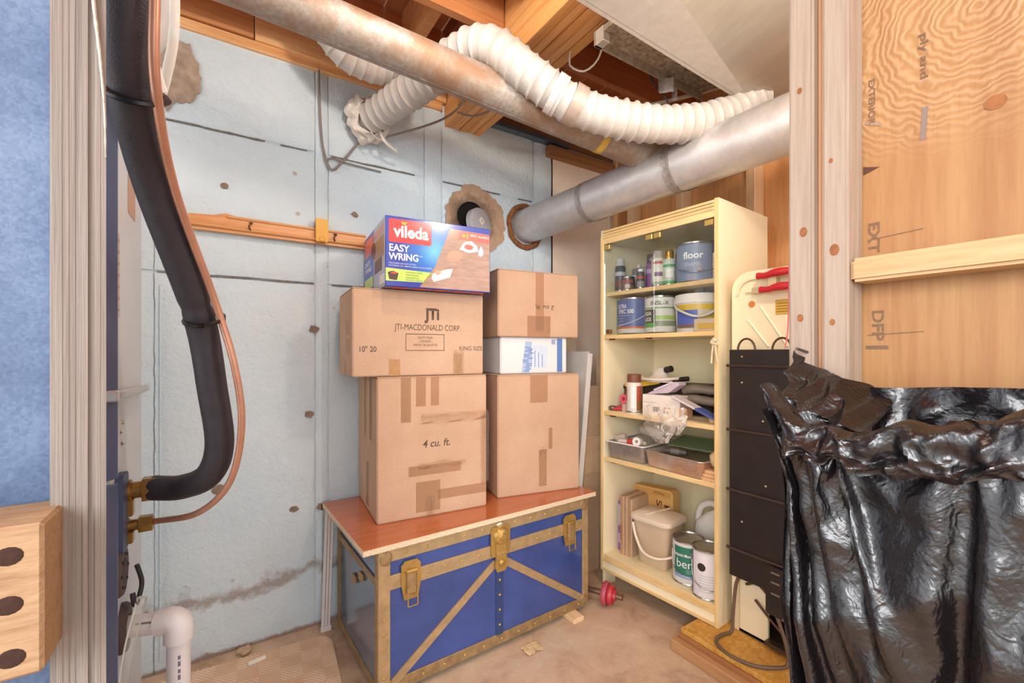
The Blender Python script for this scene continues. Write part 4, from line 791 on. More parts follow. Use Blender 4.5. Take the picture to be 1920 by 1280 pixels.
t = item('white_packet', 'white printed packet at the right end of the glass shelf', 'packet', .563, .16, 0); B().bx(-.035, .035, -.03, .03, 0, .13, .003).out('packet', M('#d8c8b8', .5), t)
for k in range(6): patch(rect(-.028, .02+.004*(k % 3), .02+.016*k, .026+.016*k), (0, -.0302, 0), X, Z, M('#c07a6a', .5), t, 'print')
t = item('paint_tray_wire', 'bent wire roller frame leaning behind the enamel paint can', 'roller frame', .53, .24, 0); b = B(); b.tube([(-.10, 0, .21), (-.02, -.02, .20), (.03, -.03, .175), (.04, -.03, .155), (.01, -.01, .21), (-.01, .0, .0)], .004, 8, .01); b.out('frame', M('#6a5444', .4, .6), t, 60)
# --- second shelf
t = item('paint_can', 'blue paint can printed ULTRA SPEC 500 on the lower glass shelf', 'paint can', .118, .12, 1); paint_can(t, .084, .183, M('#d8d2ca', .4), bail=False); lab(t, .084, .04, .176, -85, 38, M('#4a6296', .4)); lab(t, .084, .03, .04, -85, 38, M('#c8643a', .4)); ct('ULTRA', .028, t, .085, .132, .055, -42, WHT, bold=.01); ct('SPEC 500', .028, t, .085, .106, .085, -28, WHT, bold=.01)
for k, w in enumerate((60, 35, 35, 30, 20)): lab(t, .084, .094-.014*k, .0965-.014*k, -70, -70+w, M('#aab8d2', .5), 'small_print', .0016)
b = B(); b.tube([(.0862*math.sin(R(a)), -.0862*math.cos(R(a)), .045+.05*((a+70)/108)**2) for a in range(-70, 39, 9)], .0012, 6); b.out('swoosh', WHT, t); lab(t, .084, .115, .15, 62, 85, M('#5a3a30', .5), 'seal'); 
t = item('paint_can', 'white and green primer can printed INSL-X behind the glass', 'paint can', .277, .115, 1); paint_can(t, .072, .178, M('#dcd8ce', .4), bail=False); ct('INSL-X', .026, t, .073, .135, .085, -5, M('#5a6254', .5), bold=.01); lab(t, .072, .118, .124, -80, 80, M('#7a9a6a', .4)); lab(t, .072, .05, .115, -80, -20, M('#4a4e46', .4)); lab(t, .072, .03, .05, -80, -20, M('#5aa04a', .4)); lab(t, .072, .065, .085, -20, 60, M('#a8c070', .4)); lab(t, .072, .035, .06, -20, 70, M('#8a947e', .4)); ct('AQUA', .024, t, .073, .088, .04, -50, WHT, lift=.003, bold=.02); ct('LOCK', .024, t, .073, .06, .04, -50, WHT, lift=.003, bold=.02)
t = item('plastic_bucket', 'white lidded bucket with yellow and blue label behind the glass', 'bucket', .456, .145, 1); r = .1; face(t); WB = M('#e9e2da', .4); B().lathe([(0, 0), (r*.90, 0), (r*.94, .006), (r*1.0, .135)], n=44).out('pail', WB, t); B().lathe([(r*1.0, .13), (r*1.06, .13), (r*1.06, .152), (r*1.02, .158), (r*1.0, .17), (r*.94, .172), (0, .17)], n=44).out('lid', WB, t)
lab(t, r*.985, .02, .122, -70, 70, M('#cdbfae', .45), lift=.001); lab(t, r*.985, .098, .124, -70, 70, M('#d9b43a', .4), 'yellow_band', .0018); lab(t, r*.985, .035, .098, -68, -8, M('#4a62b4', .4), 'blue_panel', .0024); lab(t, r*.985, .05, .08, 0, 45, M('#dcb84a', .4), 'yellow_panel', .0024); lab(t, r*.985, .02, .036, -70, 70, M('#7a5a4a', .4), 'brown_band', .0024)
b = B(); b.tube([(-r*1.02, .0, .135), (-r*.95, -r*.65, .105), (-r*.4, -r*1.12, .072), (r*.1, -r*1.16, .070), (r*.6, -r*.98, .095), (r*.95, -r*.5, .125), (r*1.03, 0, .138)], .0055, 10, .01); b.out('handle', M('#e2dace', .4), t, 60)
t = item('blister_pack', 'tilted clear blister pack with yellow card at the right of the shelf', 'package', .555, .03, 1, -2); B().bx(-.05, .05, -.012, .012, 0, .055, .004).out('card', M('#d8c0a4', .4), t); B().bx(-.03, .045, -.0145, -.012, .01, .035, .002).out('yellow_insert', M('#d8ae4a', .5), t)
t = item('clear_cup_stack', 'clear plastic cups stacked on the white bucket lid', 'cups', .49, .16, 1); t.location.z += .1725
for k in range(2): B().lathe([(0, .0), (.028, .0), (.036, .026), (.038, .028)], (-.03+.05*k, 0, 0), 20).out('cup', CLR, t)
# --- third shelf
t = item('spray_can', 'white and red spray can with brown cap on the cluttered shelf', 'spray can', .165, .06, 2); spray(t, .037, .143, M('#dcd4c8', .35), M('#7a4a34', .4), .045, .92); lab(t, .037, .02, .135, 20, 70, M('#b0543c', .4)); lab(t, .037, .015, .06, 20, 60, M('#8a6238', .4), lift=.0014); lab(t, .037, .025, .13, -25, 15, M('#e8e4e0', .4)); lab(t, .037, .06, .125, -80, -60, M('#b84a3a', .4))
t = item('white_box', 'small white box with barcode on the cluttered shelf', 'box', .32, .085, 2, 4); B().bx(-.09, .10, -.045, .06, 0, .10, .002).out('box', M('#e6ddd2', .5), t)
for k in range(9): patch(rect(-.035+.004*k, -.0335+.004*k+.001*(k % 3), .022, .045), (0, -.0452, 0), X, Z, M('#4a4038', .6), t, 'barcode_bar')
patch(rect(-.085, -.02, .063, .0645), (0, -.0452, 0), X, Z, M('#8a7a6a', .6), t, 'print_line'); patch(rect(.02, .055, .04, .047), (0, -.0452, 0), X, Z, M('#b86a4a', .6), t, 'print_line'); patch(rect(.02, .045, .018, .03), (0, -.0452, 0), X, Z, M('#6a5a4a', .6), t, 'print_line')
t = item('black_case', 'black plastic tool case behind the white box', 'case', .27, .265, 2, 6); B().bx(-.16, .20, -.06, .09, 0, .145, .008).out('case', M('#2a201c', .5), t); B().bx(-.16, .20, -.064, -.06, .07, .078).out('seam', M('#3a2e28', .5), t)
t = item('respirator_mask', 'white respirator mask lying on top of the black case', 'mask', .20, .225, 2); t.location.z += .150; MK = M('#e9ddca', .55, 0, .1, 20, .3, 60)
B().lathe([(0, .075), (.022, .073), (.034, .06), (.038, .035), (.06, .018), (.085, .008), (.088, .0), (.0, .0)], n=26, sx=1.1, sy=.75).out('face_cup', MK, t); B().cyl((.04, -.01, .06), (.075, -.015, .068), .016, n=16).out('filter_cap', M('#2a2224', .5), t); b = B(); b.tube([(-.09, -.04, .006), (-.05, -.062, .012), (.04, -.06, .012), (.10, -.03, .02), (.12, .0, .02)], .008, 10, .01); b.out('strap', MK, t, 60)
b = B(); b.ball((-.095, -.03, .012), .022, (1.3, .9, .8)); b.out('exhale_valve', M('#d9c8ae', .5), t)
t = item('caulking_gun', 'yellow and black tool lying at the back of the cluttered shelf', 'tool', .12, .20, 2, 8); t.location.z += .122; B().prism([(-.10, .0), (-.07, .03), (-.02, .045), (.10, .04), (.10, .02), (.0, .0), (-.06, -.01)], (0, 0, 0), X, Z, .03).out('body', M('#dfae2c', .4), t); B().cyl((.09, -.015, .03), (.24, -.01, .05), .012, n=14).out('shaft', M('#33282a', .35, .4), t); B().cyl((-.14, -.015, -.02), (-.09, -.015, .0), .012, n=12).out('nozzle', M('#3a2c2c', .5), t)
B().bx(-.12, -.05, -.02, .02, -.12, -.005, .004).out('grip', M('#4a3830', .5), t)
t = item('black_tube', 'short hollow black tube at the left of the cluttered shelf', 'tube', .10, .12, 2, 60); t.location.z += .075; b = B(); b.lathe([(.012, -.06), (.018, -.06), (.018, .06), (.012, .06), (.012, -.06)], n=20, M4=Matrix.Rotation(R(90), 4, 'X')); b.out('tube', M('#2a2626', .4), t); B().lathe([(.018, -.058), (.0195, -.058), (.0195, -.05), (.018, -.05)], n=20, M4=Matrix.Rotation(R(-90), 4, 'X')).out('rim', M('#c8c0b8', .4), t)
t = item('red_pliers', 'red-handled pliers lying at the left of the cluttered shelf', 'pliers', .085, .08, 2, 25); RDP = M('#b8303a', .4); b = B(); b.tube([(-.05, .0, .012), (-.02, .0, .02), (.02, .01, .035), (.05, .03, .05)], .009, 10, .01); b.out('handle', RDP, t, 60); b = B(); b.tube([(-.05, -.02, .01), (-.01, -.02, .012), (.04, -.01, .02), (.06, .01, .03)], .008, 10, .01); b.out('handle', RDP, t, 60); b = B(); b.ball((-.055, -.01, .014), .018, (1.2, 1, .7)); b.out('jaw', M('#7a6a60', .4, .6), t)
t = item('pink_spool', 'small pink ring spool beside the brown-capped spray can', 'spool', .112, .055, 2); t.location.z += .0; b = B(); b.lathe([(.010, -.012), (.024, -.012), (.024, .012), (.010, .012), (.010, -.012)], n=22, M4=Matrix.Translation((0, 0, .063)) @ Matrix.Rotation(R(80), 4, 'X')); b.out('ring', M('#d8606a', .4), t); B().bx(-.012, .012, -.01, .02, 0, .042, .003).out('stand', M('#c8a898', .5), t)
t = item('purple_tray', 'lilac plastic scraper tray slanting over the white box', 'tray', .335, .14, 2, -4); t.location.z += .103; B().prism([(-.09, .0), (.06, .062), (.085, .060), (.085, .048), (.03, .01), (-.07, -.003)], (0, -.03, 0), X, Z, .05).out('tray', M('#c9bac6', .45), t); B().bar((-.05, -.082, .018), (.05, -.082, .058), .006, .008).out('ridge', M('#d9ccd6', .45), t)
GLV = M('#7d7062', .6, 0, .15, 12, .3, 80)
for k, (dz, rz, lb) in enumerate(((.068, 0, 'lower grey rubber glove folded on the cluttered shelf'), (.113, 12, 'upper grey rubber glove folded on the cluttered shelf'))):
    t = item('rubber_glove', lb, 'glove', .50, .15+.03*k, 2, rz, 'grey gloves on the cluttered shelf'); t.location.z += dz
    b = B(); b.tube([(-.12, 0, .01), (-.06, -.01, .018), (.02, .0, .012), (.09, .02, .012)], .03, 20, .008, True, lambda s_, f: .030-.006*f+.004*noise.noise((s_*30, k, 1)), fl=.75); b.out('palm', GLV, t, 70)
    for j in range(4): b = B(); b.tube([(.085, -.008+.016*j, .012), (.105, -.012+.018*j, .016), (.115-.008*j, -.016+.02*j, .012)], .0095, 10, .006); b.out('finger', GLV, t, 70)
t = item('dark_cloth', 'dark folded cloth lying behind the grey gloves', 'cloth', .48, .30, 2); b = B(); b.grid(lambda u, v: (-.16+.28*u, -.06+.16*v, .10+.07*u*(1-.3*v)+.03*noise.noise((u*4, v*3, 2))-.10*(v < .01)), 26, 16); b.solid(.006).out('cloth', M('#4a3a30', .8, 0, .2, 20, .3, 60), t, 70); B().bx(-.14, .10, -.04, .09, 0, .085, .01).out('folded_stack', M('#43342c', .8), t)
t = item('blade_pack', 'slim blue and white package slanting at the front of the cluttered shelf', 'package', .488, .045, 2); m = Matrix.Rotation(R(22), 4, 'Y'); b = B(); b.box((0, 0, .062), (.245, .06, .008), .002, m); b.out('pack', M('#d9cfd2', .4), t); b = B(); b.box((.05, -.0006, .0625), (.10, .0605, .0085), .001, m); b.out('blue_print', M('#4a5aa0', .4), t)
B().bx(-.07, -.03, .0, .05, 0, .052, .003).out('card_end', M('#c89a78', .5), t)
t = item('wood_shavings', 'small pale wood offcut at the right end of the cluttered shelf', 'wood scrap', .572, .09, 2, 20); B().bx(-.03, .03, -.02, .02, .0, .02, .004).out('offcut', wood('#d8a470', '#ecc698', (.1, 1, 1), 30), t); b = B(); b.tube([(-.02, 0, .022), (.0, -.015, .045), (.02, 0, .06), (.01, .01, .035)], .008, 6, .008, fl=.3); b.out('curl', M('#e2b47c', .6), t, 60)
# clear bag drooping over the third shelf edge
pb = item('clear_bag', 'crumpled clear plastic bag drooping over the third shelf edge', 'plastic bag', .385, .0, 2); CB_ = clear('clear_film', '#fffaf4', .10, .07, .9, 28)
def cbag(sd, dx, w, h, dy):
    def f(u, v):
        a = u*2*math.pi; rr = w*(.35+.65*math.sin(math.pi*min(1, .12+.88*v))**.6)*(1-.25*v); n_ = noise.noise((math.cos(a)*2+sd, math.sin(a)*2, v*4)); n2 = noise.noise((math.cos(a)*5+sd, math.sin(a)*5, v*9))
        return (dx+rr*(1+.35*n_)*math.cos(a)+.012*n2, dy-.03-.03*v*(1-v)*2+rr*.32*(1+.4*n2)*math.sin(a), .065-h*v+.012*n_)
    return f
b = B(); b.grid(cbag(1, 0, .085, .165, -.005), 56, 22); b.out('bag', CB_, pb, 80); b = B(); b.grid(cbag(6, .06, .07, .12, .0), 40, 16); b.out('bag_fold', CB_, pb, 80)
# --- fourth shelf
def tray(t, w, d, h, mat, lip, cx=0):
    b = B(); prof = [(1, h), (.985, h*.96), (.93, .006), (.9, .002)]
    def ring(s_, z): return [(x*s_*w/2, y*s_*d/2, z) for x, y in rrect(-1, 1, -1, 1, .16, 5)]
    rs = [ring(s_, z) for s_, z in prof]; V = [[b.bm.verts.new(p) for p in r_] for r_ in rs]; n = len(V[0])
    for A_, B_ in zip(V, V[1:]):
        for i in range(n): b.bm.faces.new((A_[i], A_[(i+1) % n], B_[(i+1) % n], B_[i]))
    b.bm.faces.new(V[-1]); b.solid(.0015); b.out('pan', mat, t, 50)
    b = B(); q = ring(1.01, h); b.tube(q+[q[0]], .004, 8, cap=False); b.out('rim', lip, t, 60)
t = item('paint_tray', 'grey paint tray with white liner at the left of the tray shelf', 'paint tray', .135, .16, 3, 3); tray(t, .225, .30, .085, M('#b5aba2', .35, .5, .2, 30), M('#e6e0da', .35))
b = B(); b.grid(lambda u, v: ((u-.5)*.205, (v-.5)*.27, .06+.02*v-.025*(1-abs(2*u-1)**4)), 8, 8); b.out('liner', M('#ddd4ce', .4), t, 60)
t2 = item('aluminium_tray', 'dirty aluminium roasting tray at the right of the tray shelf', 'tray', .415, .155, 3, -4); tray(t2, .31, .30, .075, steel('#b8a89c', '#dcd2c8', .35, .4, 40, 0, '#c49a7c'), M('#c9bcae', .3, .7))
b = B(); b.grid(lambda u, v: ((u-.5)*.28, (v-.5)*.27, .05+.012*noise.noise((u*4, v*4, 2))), 10, 10); b.out('mesh_liner', M('#a39a80', .5, .3, .3, 40, .6, 120), t2, 60)
t = item('paint_roller', 'white fluffy paint roller sleeve lying across the trays', 'paint roller', .165, .22, 3, -22); t.location.z += .092; B().lathe([(.012, -.10), (.026, -.10), (.029, -.095), (.029, .095), (.026, .10), (.012, .10)], n=24, M4=Matrix.Translation((0, 0, .03)) @ Matrix.Rotation(R(90), 4, 'Y')).out('sleeve', M('#e4dacb', .95, 0, .1, 40, .9, 200), t)
t = item('paint_brush', 'small paint brush with red ferrule in the paint tray', 'brush', .15, .06, 3, 20); t.location.z += .078; B().bx(-.07, -.01, -.012, .012, 0, .02, .006).out('handle', M('#d6cabc', .4), t); B().prism([(-.02, -.014), (.03, -.018), (.05, -.008), (.03, .016), (-.02, .014)], (0, 0, .0), X, Y, .024).out('ferrule', M('#c8382e', .4), t); B().bx(.03, .075, -.016, .016, .002, .022, .006).out('bristles', M('#cdbb9c', .9), t)
t = item('tape_roll', 'white tape roll at the front of the paint tray', 'tape roll', .205, .035, 3, 10); t.location.z += .082; B().lathe([(.008, -.014), (.021, -.014), (.021, .014), (.008, .014), (.008, -.014)], n=24, M4=Matrix.Translation((0, 0, .02)) @ Matrix.Rotation(R(78), 4, 'X')).out('roll', M('#ece4da', .5), t)
t = item('clear_jar', 'small clear plastic jar on its side in the paint tray', 'jar', .075, .075, 3, 10); t.location.z += .078; B().lathe([(0, -.028), (.019, -.028), (.02, .02), (.016, .028), (0, .028)], n=20, M4=Matrix.Translation((0, 0, .02)) @ Matrix.Rotation(R(75), 4, 'Y')).out('jar', clear('jar_clear', '#e8dcd0', .35, .1), t)
t = item('marker_tube', 'short black marker tube lying in the aluminium tray', 'marker', .375, .09, 3, 14); t.location.z += .062; B().lathe([(.007, -.05), (.014, -.05), (.014, .04), (.011, .05), (0, .05)], n=18, M4=Matrix.Translation((0, 0, .016)) @ Matrix.Rotation(R(90), 4, 'Y')).out('tube', M('#55504e', .4), t)
B().lathe([(.0142, -.02), (.0142, .02)], n=18, M4=Matrix.Translation((0, 0, .016)) @ Matrix.Rotation(R(90), 4, 'Y')).out('label', M('#7a7672', .5), t)
t = item('green_glass_pane', 'pale green glass pane resting across the aluminium tray', 'glass pane', .44, .235, 3, 2); t.location.z += .083; b = B(); b.box((0, 0, .022), (.30, .16, .006), .001, Matrix.Rotation(R(10), 4, 'X')); b.out('pane', clear('green_glass', '#c4dcb4', .2, .08), t); B().cyl((-.12, .06, -.002), (-.12, .06, .03), .006, n=10).out('corner_pad', M('#8a9a7a', .5), t); B().cyl((.12, .06, -.002), (.12, .06, .03), .006, n=10).out('corner_pad', M('#8a9a7a', .5), t)
for k, lb in enumerate(('bottom wooden shim in the stack by the aluminium tray', 'middle wooden shim in the stack by the aluminium tray', 'top wooden shim in the stack by the aluminium tray')):
    w = B().bx(-.03, .03, -.05, .05, 0, .014, .002).out('wood_shim', wood('#c99a68', '#dcb486', (1, .1, 1), 30), None, 30, (0, 0, 0)); w.location = CW(.577, .06+.006*k, .664+.0145*k); w.rotation_euler = (0, 0, R(CR+6*k-4)); tag(w, lb, 'shim', 'shims on the tray shelf')
t = item('pale_rag', 'pale crumpled rag above the wooden shims', 'rag', .58, .075, 3); t.location.z += .044; b = B(); b.ball((0, 0, .04), .034, (.7, 1.2, 1.15), 20)
for v in b.bm.verts: v.co += v.co.normalized()*.012*noise.noise(v.co*45); v.co.z = max(v.co.z, 0)
b.out('rag', M('#d8b890', .8, 0, .15, 30), t, 60)
# --- bottom shelf
t = item('purple_packet', 'slim purple packet standing at the left of the bottom shelf', 'packet', .042, .16, 4); B().bx(-.012, .020, -.06, .08, 0, .255, .003).out('packet', M('#8a5a9a', .4), t); patch(rect(-.010, .018, .13, .24), (0, -.0602, 0), X, Z, M('#b8b0b4', .5), t, 'photo_print'); patch(rect(-.010, .018, .04, .09), (0, -.0602, 0), X, Z, M('#c0a4c8', .5), t, 'panel_print')
t = item('corrugated_pads', 'bundle of upright corrugated cardboard pads on the bottom shelf', 'cardboard', .068, .10, 4, 4)
for k in range(6): B().bx(.0+.0115*k, .0105+.0115*k, -.03+.002*(k % 3), .13, .0, .30-.004*(k % 3), .001).out('pad', COR if k % 2 else M('#b98d6a', .8, 0, .15, 30), t)
text('MAGIC', .022, (.012, -.0312, .12), Z, -X, M('#9a5a40', .6), t, .08)
t = item('slider_carton', 'flat tan carton with brown rotated lettering leaning on the cupboard back', 'box', .155, .29, 4, 2); MC = card('#cf9f58', '#dbb070'); B().prism([(-.13, 0), (.11, 0), (.11, .32), (.095, .335), (-.115, .325), (-.13, .31)], (0, -.0, 0), X, Z, .06).out('carton', MC, t); PB = M('#6a3c22', .6)
patch([(-.12, .285), (.10, .295), (.10, .327), (-.115, .318)], (0, -.0602, 0), X, Z, M('#c8954e', .6), t, 'top_flap_print'); text('MAGIC', .022, (.03, -.061, .318), -X, -Z, PB, t, .065); text('MAGIC', .045, (.062, -.061, .16), -Z, X, PB, t, .2, bold=.01); text('SLIDERS', .045, (.018, -.061, .15), -Z, X, PB, t, .25, bold=.01); patch([(-.075, .17), (-.035, .165), (-.03, .26), (-.07, .265)], (0, -.0602, 0), X, Z, M('#c9bba0', .5), t, 'pale_label')
t = item('lidded_pail', 'beige rectangular pail with pale lid and swing handle on the bottom shelf', 'pail', .247, .14, 4, 4); PL = M('#cdb497', .45, 0, .06, 6); b = B(); n = 0
rs = []
for s_, z in ((.70, 0), (.74, .004), (1.0, .22)): rs.append([b.bm.verts.new((x*s_*.099, y*s_*.085, z)) for x, y in rrect(-1, 1, -1, 1, .35, 5)])
for A_, B_ in zip(rs, rs[1:]):
    for i in range(len(A_)): b.bm.faces.new((A_[i], A_[(i+1) % len(A_)], B_[(i+1) % len(A_)], B_[i]))
b.bm.faces.new(rs[0][::-1]); b.out('pail', PL, t, 40)
b = B(); rs = []
for s_, z in ((1.06, .215), (1.10, .222), (1.06, .238), (.75, .252), (.2, .258)): rs.append([b.bm.verts.new((x*s_*.102, y*s_*.088, z)) for x, y in rrect(-1, 1, -1, 1, .35, 5)])
for A_, B_ in zip(rs, rs[1:]):
    for i in range(len(A_)): b.bm.faces.new((A_[i], A_[(i+1) % len(A_)], B_[(i+1) % len(A_)], B_[i]))
b.bm.faces.new(rs[-1]); b.bm.faces.new(rs[0][::-1]); b.out('lid', M('#e2d0b8', .45, 0, .06, 6), t, 50); B().bar((-.02, -.08, .252), (.03, .06, .262), .012, .008, .003).out('lid_ridge', M('#e6d6c0', .45), t)
b = B(); b.tube([(-.085, -.088, .20), (-.06, -.10, .14), (-.01, -.115, .085), (.06, -.11, .075), (.11, -.06, .085), (.115, .0, .10)], .0085, 10, .01, fl=.7); b.out('handle', M('#e4d6c0', .45), t, 60)
t = item('plastic_jug', 'white plastic jug with moulded handle behind the paint cans', 'jug', .43, .335, 4, 6); JG = M('#e6e0d6', .4, 0, .05, 6)
b = B(); rs = []
for s_, z, dx in ((.9, 0, 0), (1, .006, 0), (1, .17, 0), (.92, .21, .0), (.62, .255, .02), (.3, .285, .045), (.22, .30, .05), (.22, .325, .05)): rs.append([b.bm.verts.new((x*s_*.085+dx, y*s_*.06, z)) for x, y in rrect(-1, 1, -1, 1, .5, 5)])
for A_, B_ in zip(rs, rs[1:]):
    for i in range(len(A_)): b.bm.faces.new((A_[i], A_[(i+1) % len(A_)], B_[(i+1) % len(A_)], B_[i]))
b.bm.faces.new(rs[-1]); b.bm.faces.new(rs[0][::-1]); b.out('body', JG, t, 50); b = B(); b.tube([(.03, -.0, .29), (-.02, 0, .298), (-.065, 0, .27), (-.082, 0, .215), (-.078, 0, .18)], .016, 14, .01); b.out('handle', JG, t, 60); B().cyl((.05, 0, .312), (.05, 0, .34), .024, n=20).out('cap', M('#d6d0c8', .5), t)
for k in range(12): B().bx(-.03+.008*k, -.026+.008*k, -.0625, -.058, .12, .15).out('moulded_rib', JG, t, 0)
t = item('paint_can', 'green and white paint can at the front of the bottom shelf', 'paint can', .424, .118, 4); paint_can(t, .07, .19, M('#dad8d2', .4)); lab(t, .07, .045, .168, -62, 70, M('#2f7a62', .4)); lab(t, .07, .03, .045, -62, 70, M('#8aa0cc', .4)); ct('Benjamin Moore', .019, t, .071, .126, .085, -26, WHT, bold=.02); ct('ben', .052, t, .071, .078, .07, -20, WHT); patch([(-.01, 0), (.012, 0), (.012, .022)], (.01, -.0722, .143), X, Z, WHT, t, 'logo_mark', .001)
for k in range(3): lab(t, .07, .068-.007*k, .070-.007*k, -15, 30, M('#a8c8bc', .5), 'small_print', .0016)
t = item('paint_can', 'plain white label paint can at the front right of the bottom shelf', 'paint can', .542, .068, 4, 10); paint_can(t, .062, .205, M('#cfcac8', .4)); lab(t, .062, .012, .19, -70, 80, M('#e4dfe0', .45)); lab(t, .062, .012, .19, -85, -70, M('#6a6a80', .4)); disc_on(t, .062, -30, .135, .017, M('#2e2422', .5), 'black_dot')
for k in range(7): lab(t, .062, .10-.011*k, .102-.011*k, -40, 30-6*(k % 3), M('#b4b0b8', .5), 'small_print', .0016)
# ================================================================== PAD AND FRIDGE
pd = T('wooden_platform', 'low two-layer platform of stained wood and chipboard under the fridge', 'platform', (1.51, 1.15, 0), 0)
def osb():
    t = NT('orange_chipboard'); v = t.coord(); f = t.noise(v, 45, 6, .8, .5); g = t.noise(v, 6, 4); c = t.ramp(f, (.3, '#a8742e'), (.5, '#c8943e'), (.7, '#e0b868')); return t.fin(t.mix(.3, c, t.ramp(g, (.3, '#b89068'), (.7, '#ffffff')), 'MULTIPLY'), .6, 0, t.bump(f, .3, .003))
B().bx(0, .62, -.85, 0, 0, .045, .003).out('base_plank', wood('#9a7048', '#b88a5c', (1, .06, 1), 14), pd); B().bx(.035, .62, -.84, -.008, .045, .062, .002).out('middle_layer', wood('#8a5c34', '#a87444', (1, .06, 1), 14), pd); B().bx(.045, .62, -.835, -.014, .062, .081, .002).out('chipboard_top', osb(), pd)
FRC = M('#efe0bc', .4, 0, .06, 3); fr = T('refrigerator', 'cream refrigerator seen from the back with black condenser panel', 'refrigerator', (1.735, 1.025, .082)); z_ = .082
sh = rrect(-.60, 0, 0, 1.435, .07, 6); b = B(); b.prism([(p[0], p[1]) for p in sh if p[1] > .3]+[(-.60, .26), (0, .26)], (0, 0, 0), Y, Z, .36)
b.out('body', FRC, fr, 40)
for y0, y1 in ((-.03, 0), (-.60, -.57)): B().bx(.0, .36, y0, y1, 0, .262).out('leg_panel', FRC, fr)
B().bx(.0, .02, -.14, -.03, .0, .25, .004).out('rear_panel', FRC, fr); B().bx(.16, .17, -.57, -.03, .0, .26).out('machine_bay_back', M('#2a1c16', .9), fr); B().bx(.0, .36, -.57, -.03, .0, .012).out('bay_floor', M('#4a3a30', .7, .4), fr)
B().bx(-.012, .0, -.575, -.06, 1.35, 1.365, .003).out('top_rail', FRC, fr)
b = B(); b.tube([(-.004, -p[0]*-1 if 0 else p[0], p[1]) for p in rrect(-.575, -.025, .3, 1.405, .06, 6) if p[1] > .8], .006, 8, cap=True); b.out('raised_border', FRC, fr, 60)
for a, c in (((-.064, 1.248), (-.146, 1.138)), ((-.112, 1.299), (-.214, 1.138)), ((-.30, 1.31), (-.40, 1.14))): B().bar((-.001, a[0], a[1]), (-.001, c[0], c[1]), .007, .010, .003, (1, 0, 0)).out('embossed_rib', M('#f6ead0', .35), fr)
patch(rrect(-.03, .03, -.028, .028, .004), (-.0005, -.20, 1.286), -Y, Z, M('#c9a23c', .5), fr, 'yellow_label', .0012)
for k in range(4): patch(rect(-.025, .02, -.018+.01*k, -.015+.01*k), (-.0018, -.20, 1.286), -Y, Z, M('#8a6a28', .6), fr, 'label_print')
patch(ell(0, 0, .013, .013), (-.0005, -.081, 1.306), -Y, Z, M('#c87a3a', .5), fr, 'orange_dot', .001); B().bx(-.02, -.0, -.125, -.09, 1.343, 1.368, .002).out('metal_clip', M('#d8c49a', .3, .6), fr)
BK = M('#2c231f', .42, .2, .25, 18, .15, 60); cd = B().bx(-.05, -.042, -.56, -.018, .235, 1.128, .002).out('condenser_panel', BK, fr)
for z in (1.065, .812, .575, .345): b = B(); b.tube([(-.053, -.010, z), (-.053, -.565, z)], .006, 8); b.out('cross_wire', M('#4a3c36', .35, .4), cd)
for y in (-.085, -.215, -.35):
    b = B(); b.tube([(-.046, y+.034*math.cos(a), 1.125+.045*math.sin(a)) for a in [math.pi*k/10 for k in range(11)]], .004, 8); b.out('wire_loop', M('#5a4432', .35, .5), cd)
for y in (-.05, -.3): B().bx(-.042, .0, y-.012, y+.012, .3, .32).out('bracket', BK, cd); B().bx(-.042, .0, y-.012, y+.012, 1.0, 1.02).out('bracket', BK, cd)
for y, z in ((-.07, 1.10), (-.07, 1.0), (-.07, .46), (-.16, .62), (-.15, .86)): b = B(); b.ball((-.051, y, z), .004, n=8); b.out('screw', M('#c8b898', .4, .5), cd)
B().prism(rrect(-.03, .03, .17, .345, .01), (-.075, -.205, 0), -Y, Z, .006).out('hanging_strap', BK, fr)
for z in (.325, .29, .25): B().bx(-.084, -.079, -.225, -.195, z-.003, z+.003).out('strap_slot', M('#8a8078', .3, .6), fr)
B().cyl((.07, -.40, .02), (.07, -.40, .20), .085, n=30).out('compressor', M('#1f1a18', .4, .3), fr)
b = B(); b.tube([(.0, -.06, .20), (-.03, -.12, .235), (-.02, -.17, .20), (.0, -.24, .21), (.03, -.33, .17), (.02, -.42, .2)], .006, 8, .01); b.out('refrigerant_tube', M('#5a4030', .35, .6), fr, 60)
b = B(); b.tube([(-.012, -.10, .16), (-.02, -.17, .11), (-.02, -.25, .06), (.02, -.33, .03)], .005, 8, .01); b.out('refrigerant_tube', M('#5a4030', .35, .6), fr, 60); B().bx(-.02, .01, -.57, -.14, .012, .026).out('bottom_rail', M('#5a4a42', .35, .6), fr); B().bx(-.006, .02, -.57, -.19, .12, .15, .003).out('bay_crossbar', M('#8a7a6c', .35, .5), fr)
b = B(); b.tube([(1.725, .80, .30), (1.712, .86, .32), (1.712, .96, .315), (1.715, .995, .28), (1.70, 1.0, .15), (1.69, 1.0, .092), (1.64, 1.012, .0885), (1.585, 1.0, .0885), (1.555, .93, .0885), (1.575, .85, .0885), (1.63, .80, .0885), (1.68, .785, .09), (1.675, .79, .16), (1.66, .815, .26)], .0065, 10, .015); tag(b.out('power_cord', M('#6a5442', .55), None, 60), 'brown power cord looping over the orange chipboard platform', 'cord')
sn = T('red_handled_cutter', 'red-handled cutter clipped across the top of the refrigerator back', 'cutter', (1.70, .79, 1.436)); RH = M('#c02630', .3, 0, .05, 10)
for z, y in ((.058, .115), (.004, .105)):
    b = B(); b.tube([(.006, y, z-.004), (.002, y-.03, z-.006), (.0, y-.06, z-.001), (.0, .0, z)], .0135, 14, .008, True, lambda s_, f: .0135-.002*math.sin(s_*60)); b.out('grip', RH, sn, 60); b = B(); b.cyl((0, .005, z), (0, -.08, .028), .007, n=10); b.out('steel_arm', M('#7a8aa0', .3, .7), sn)
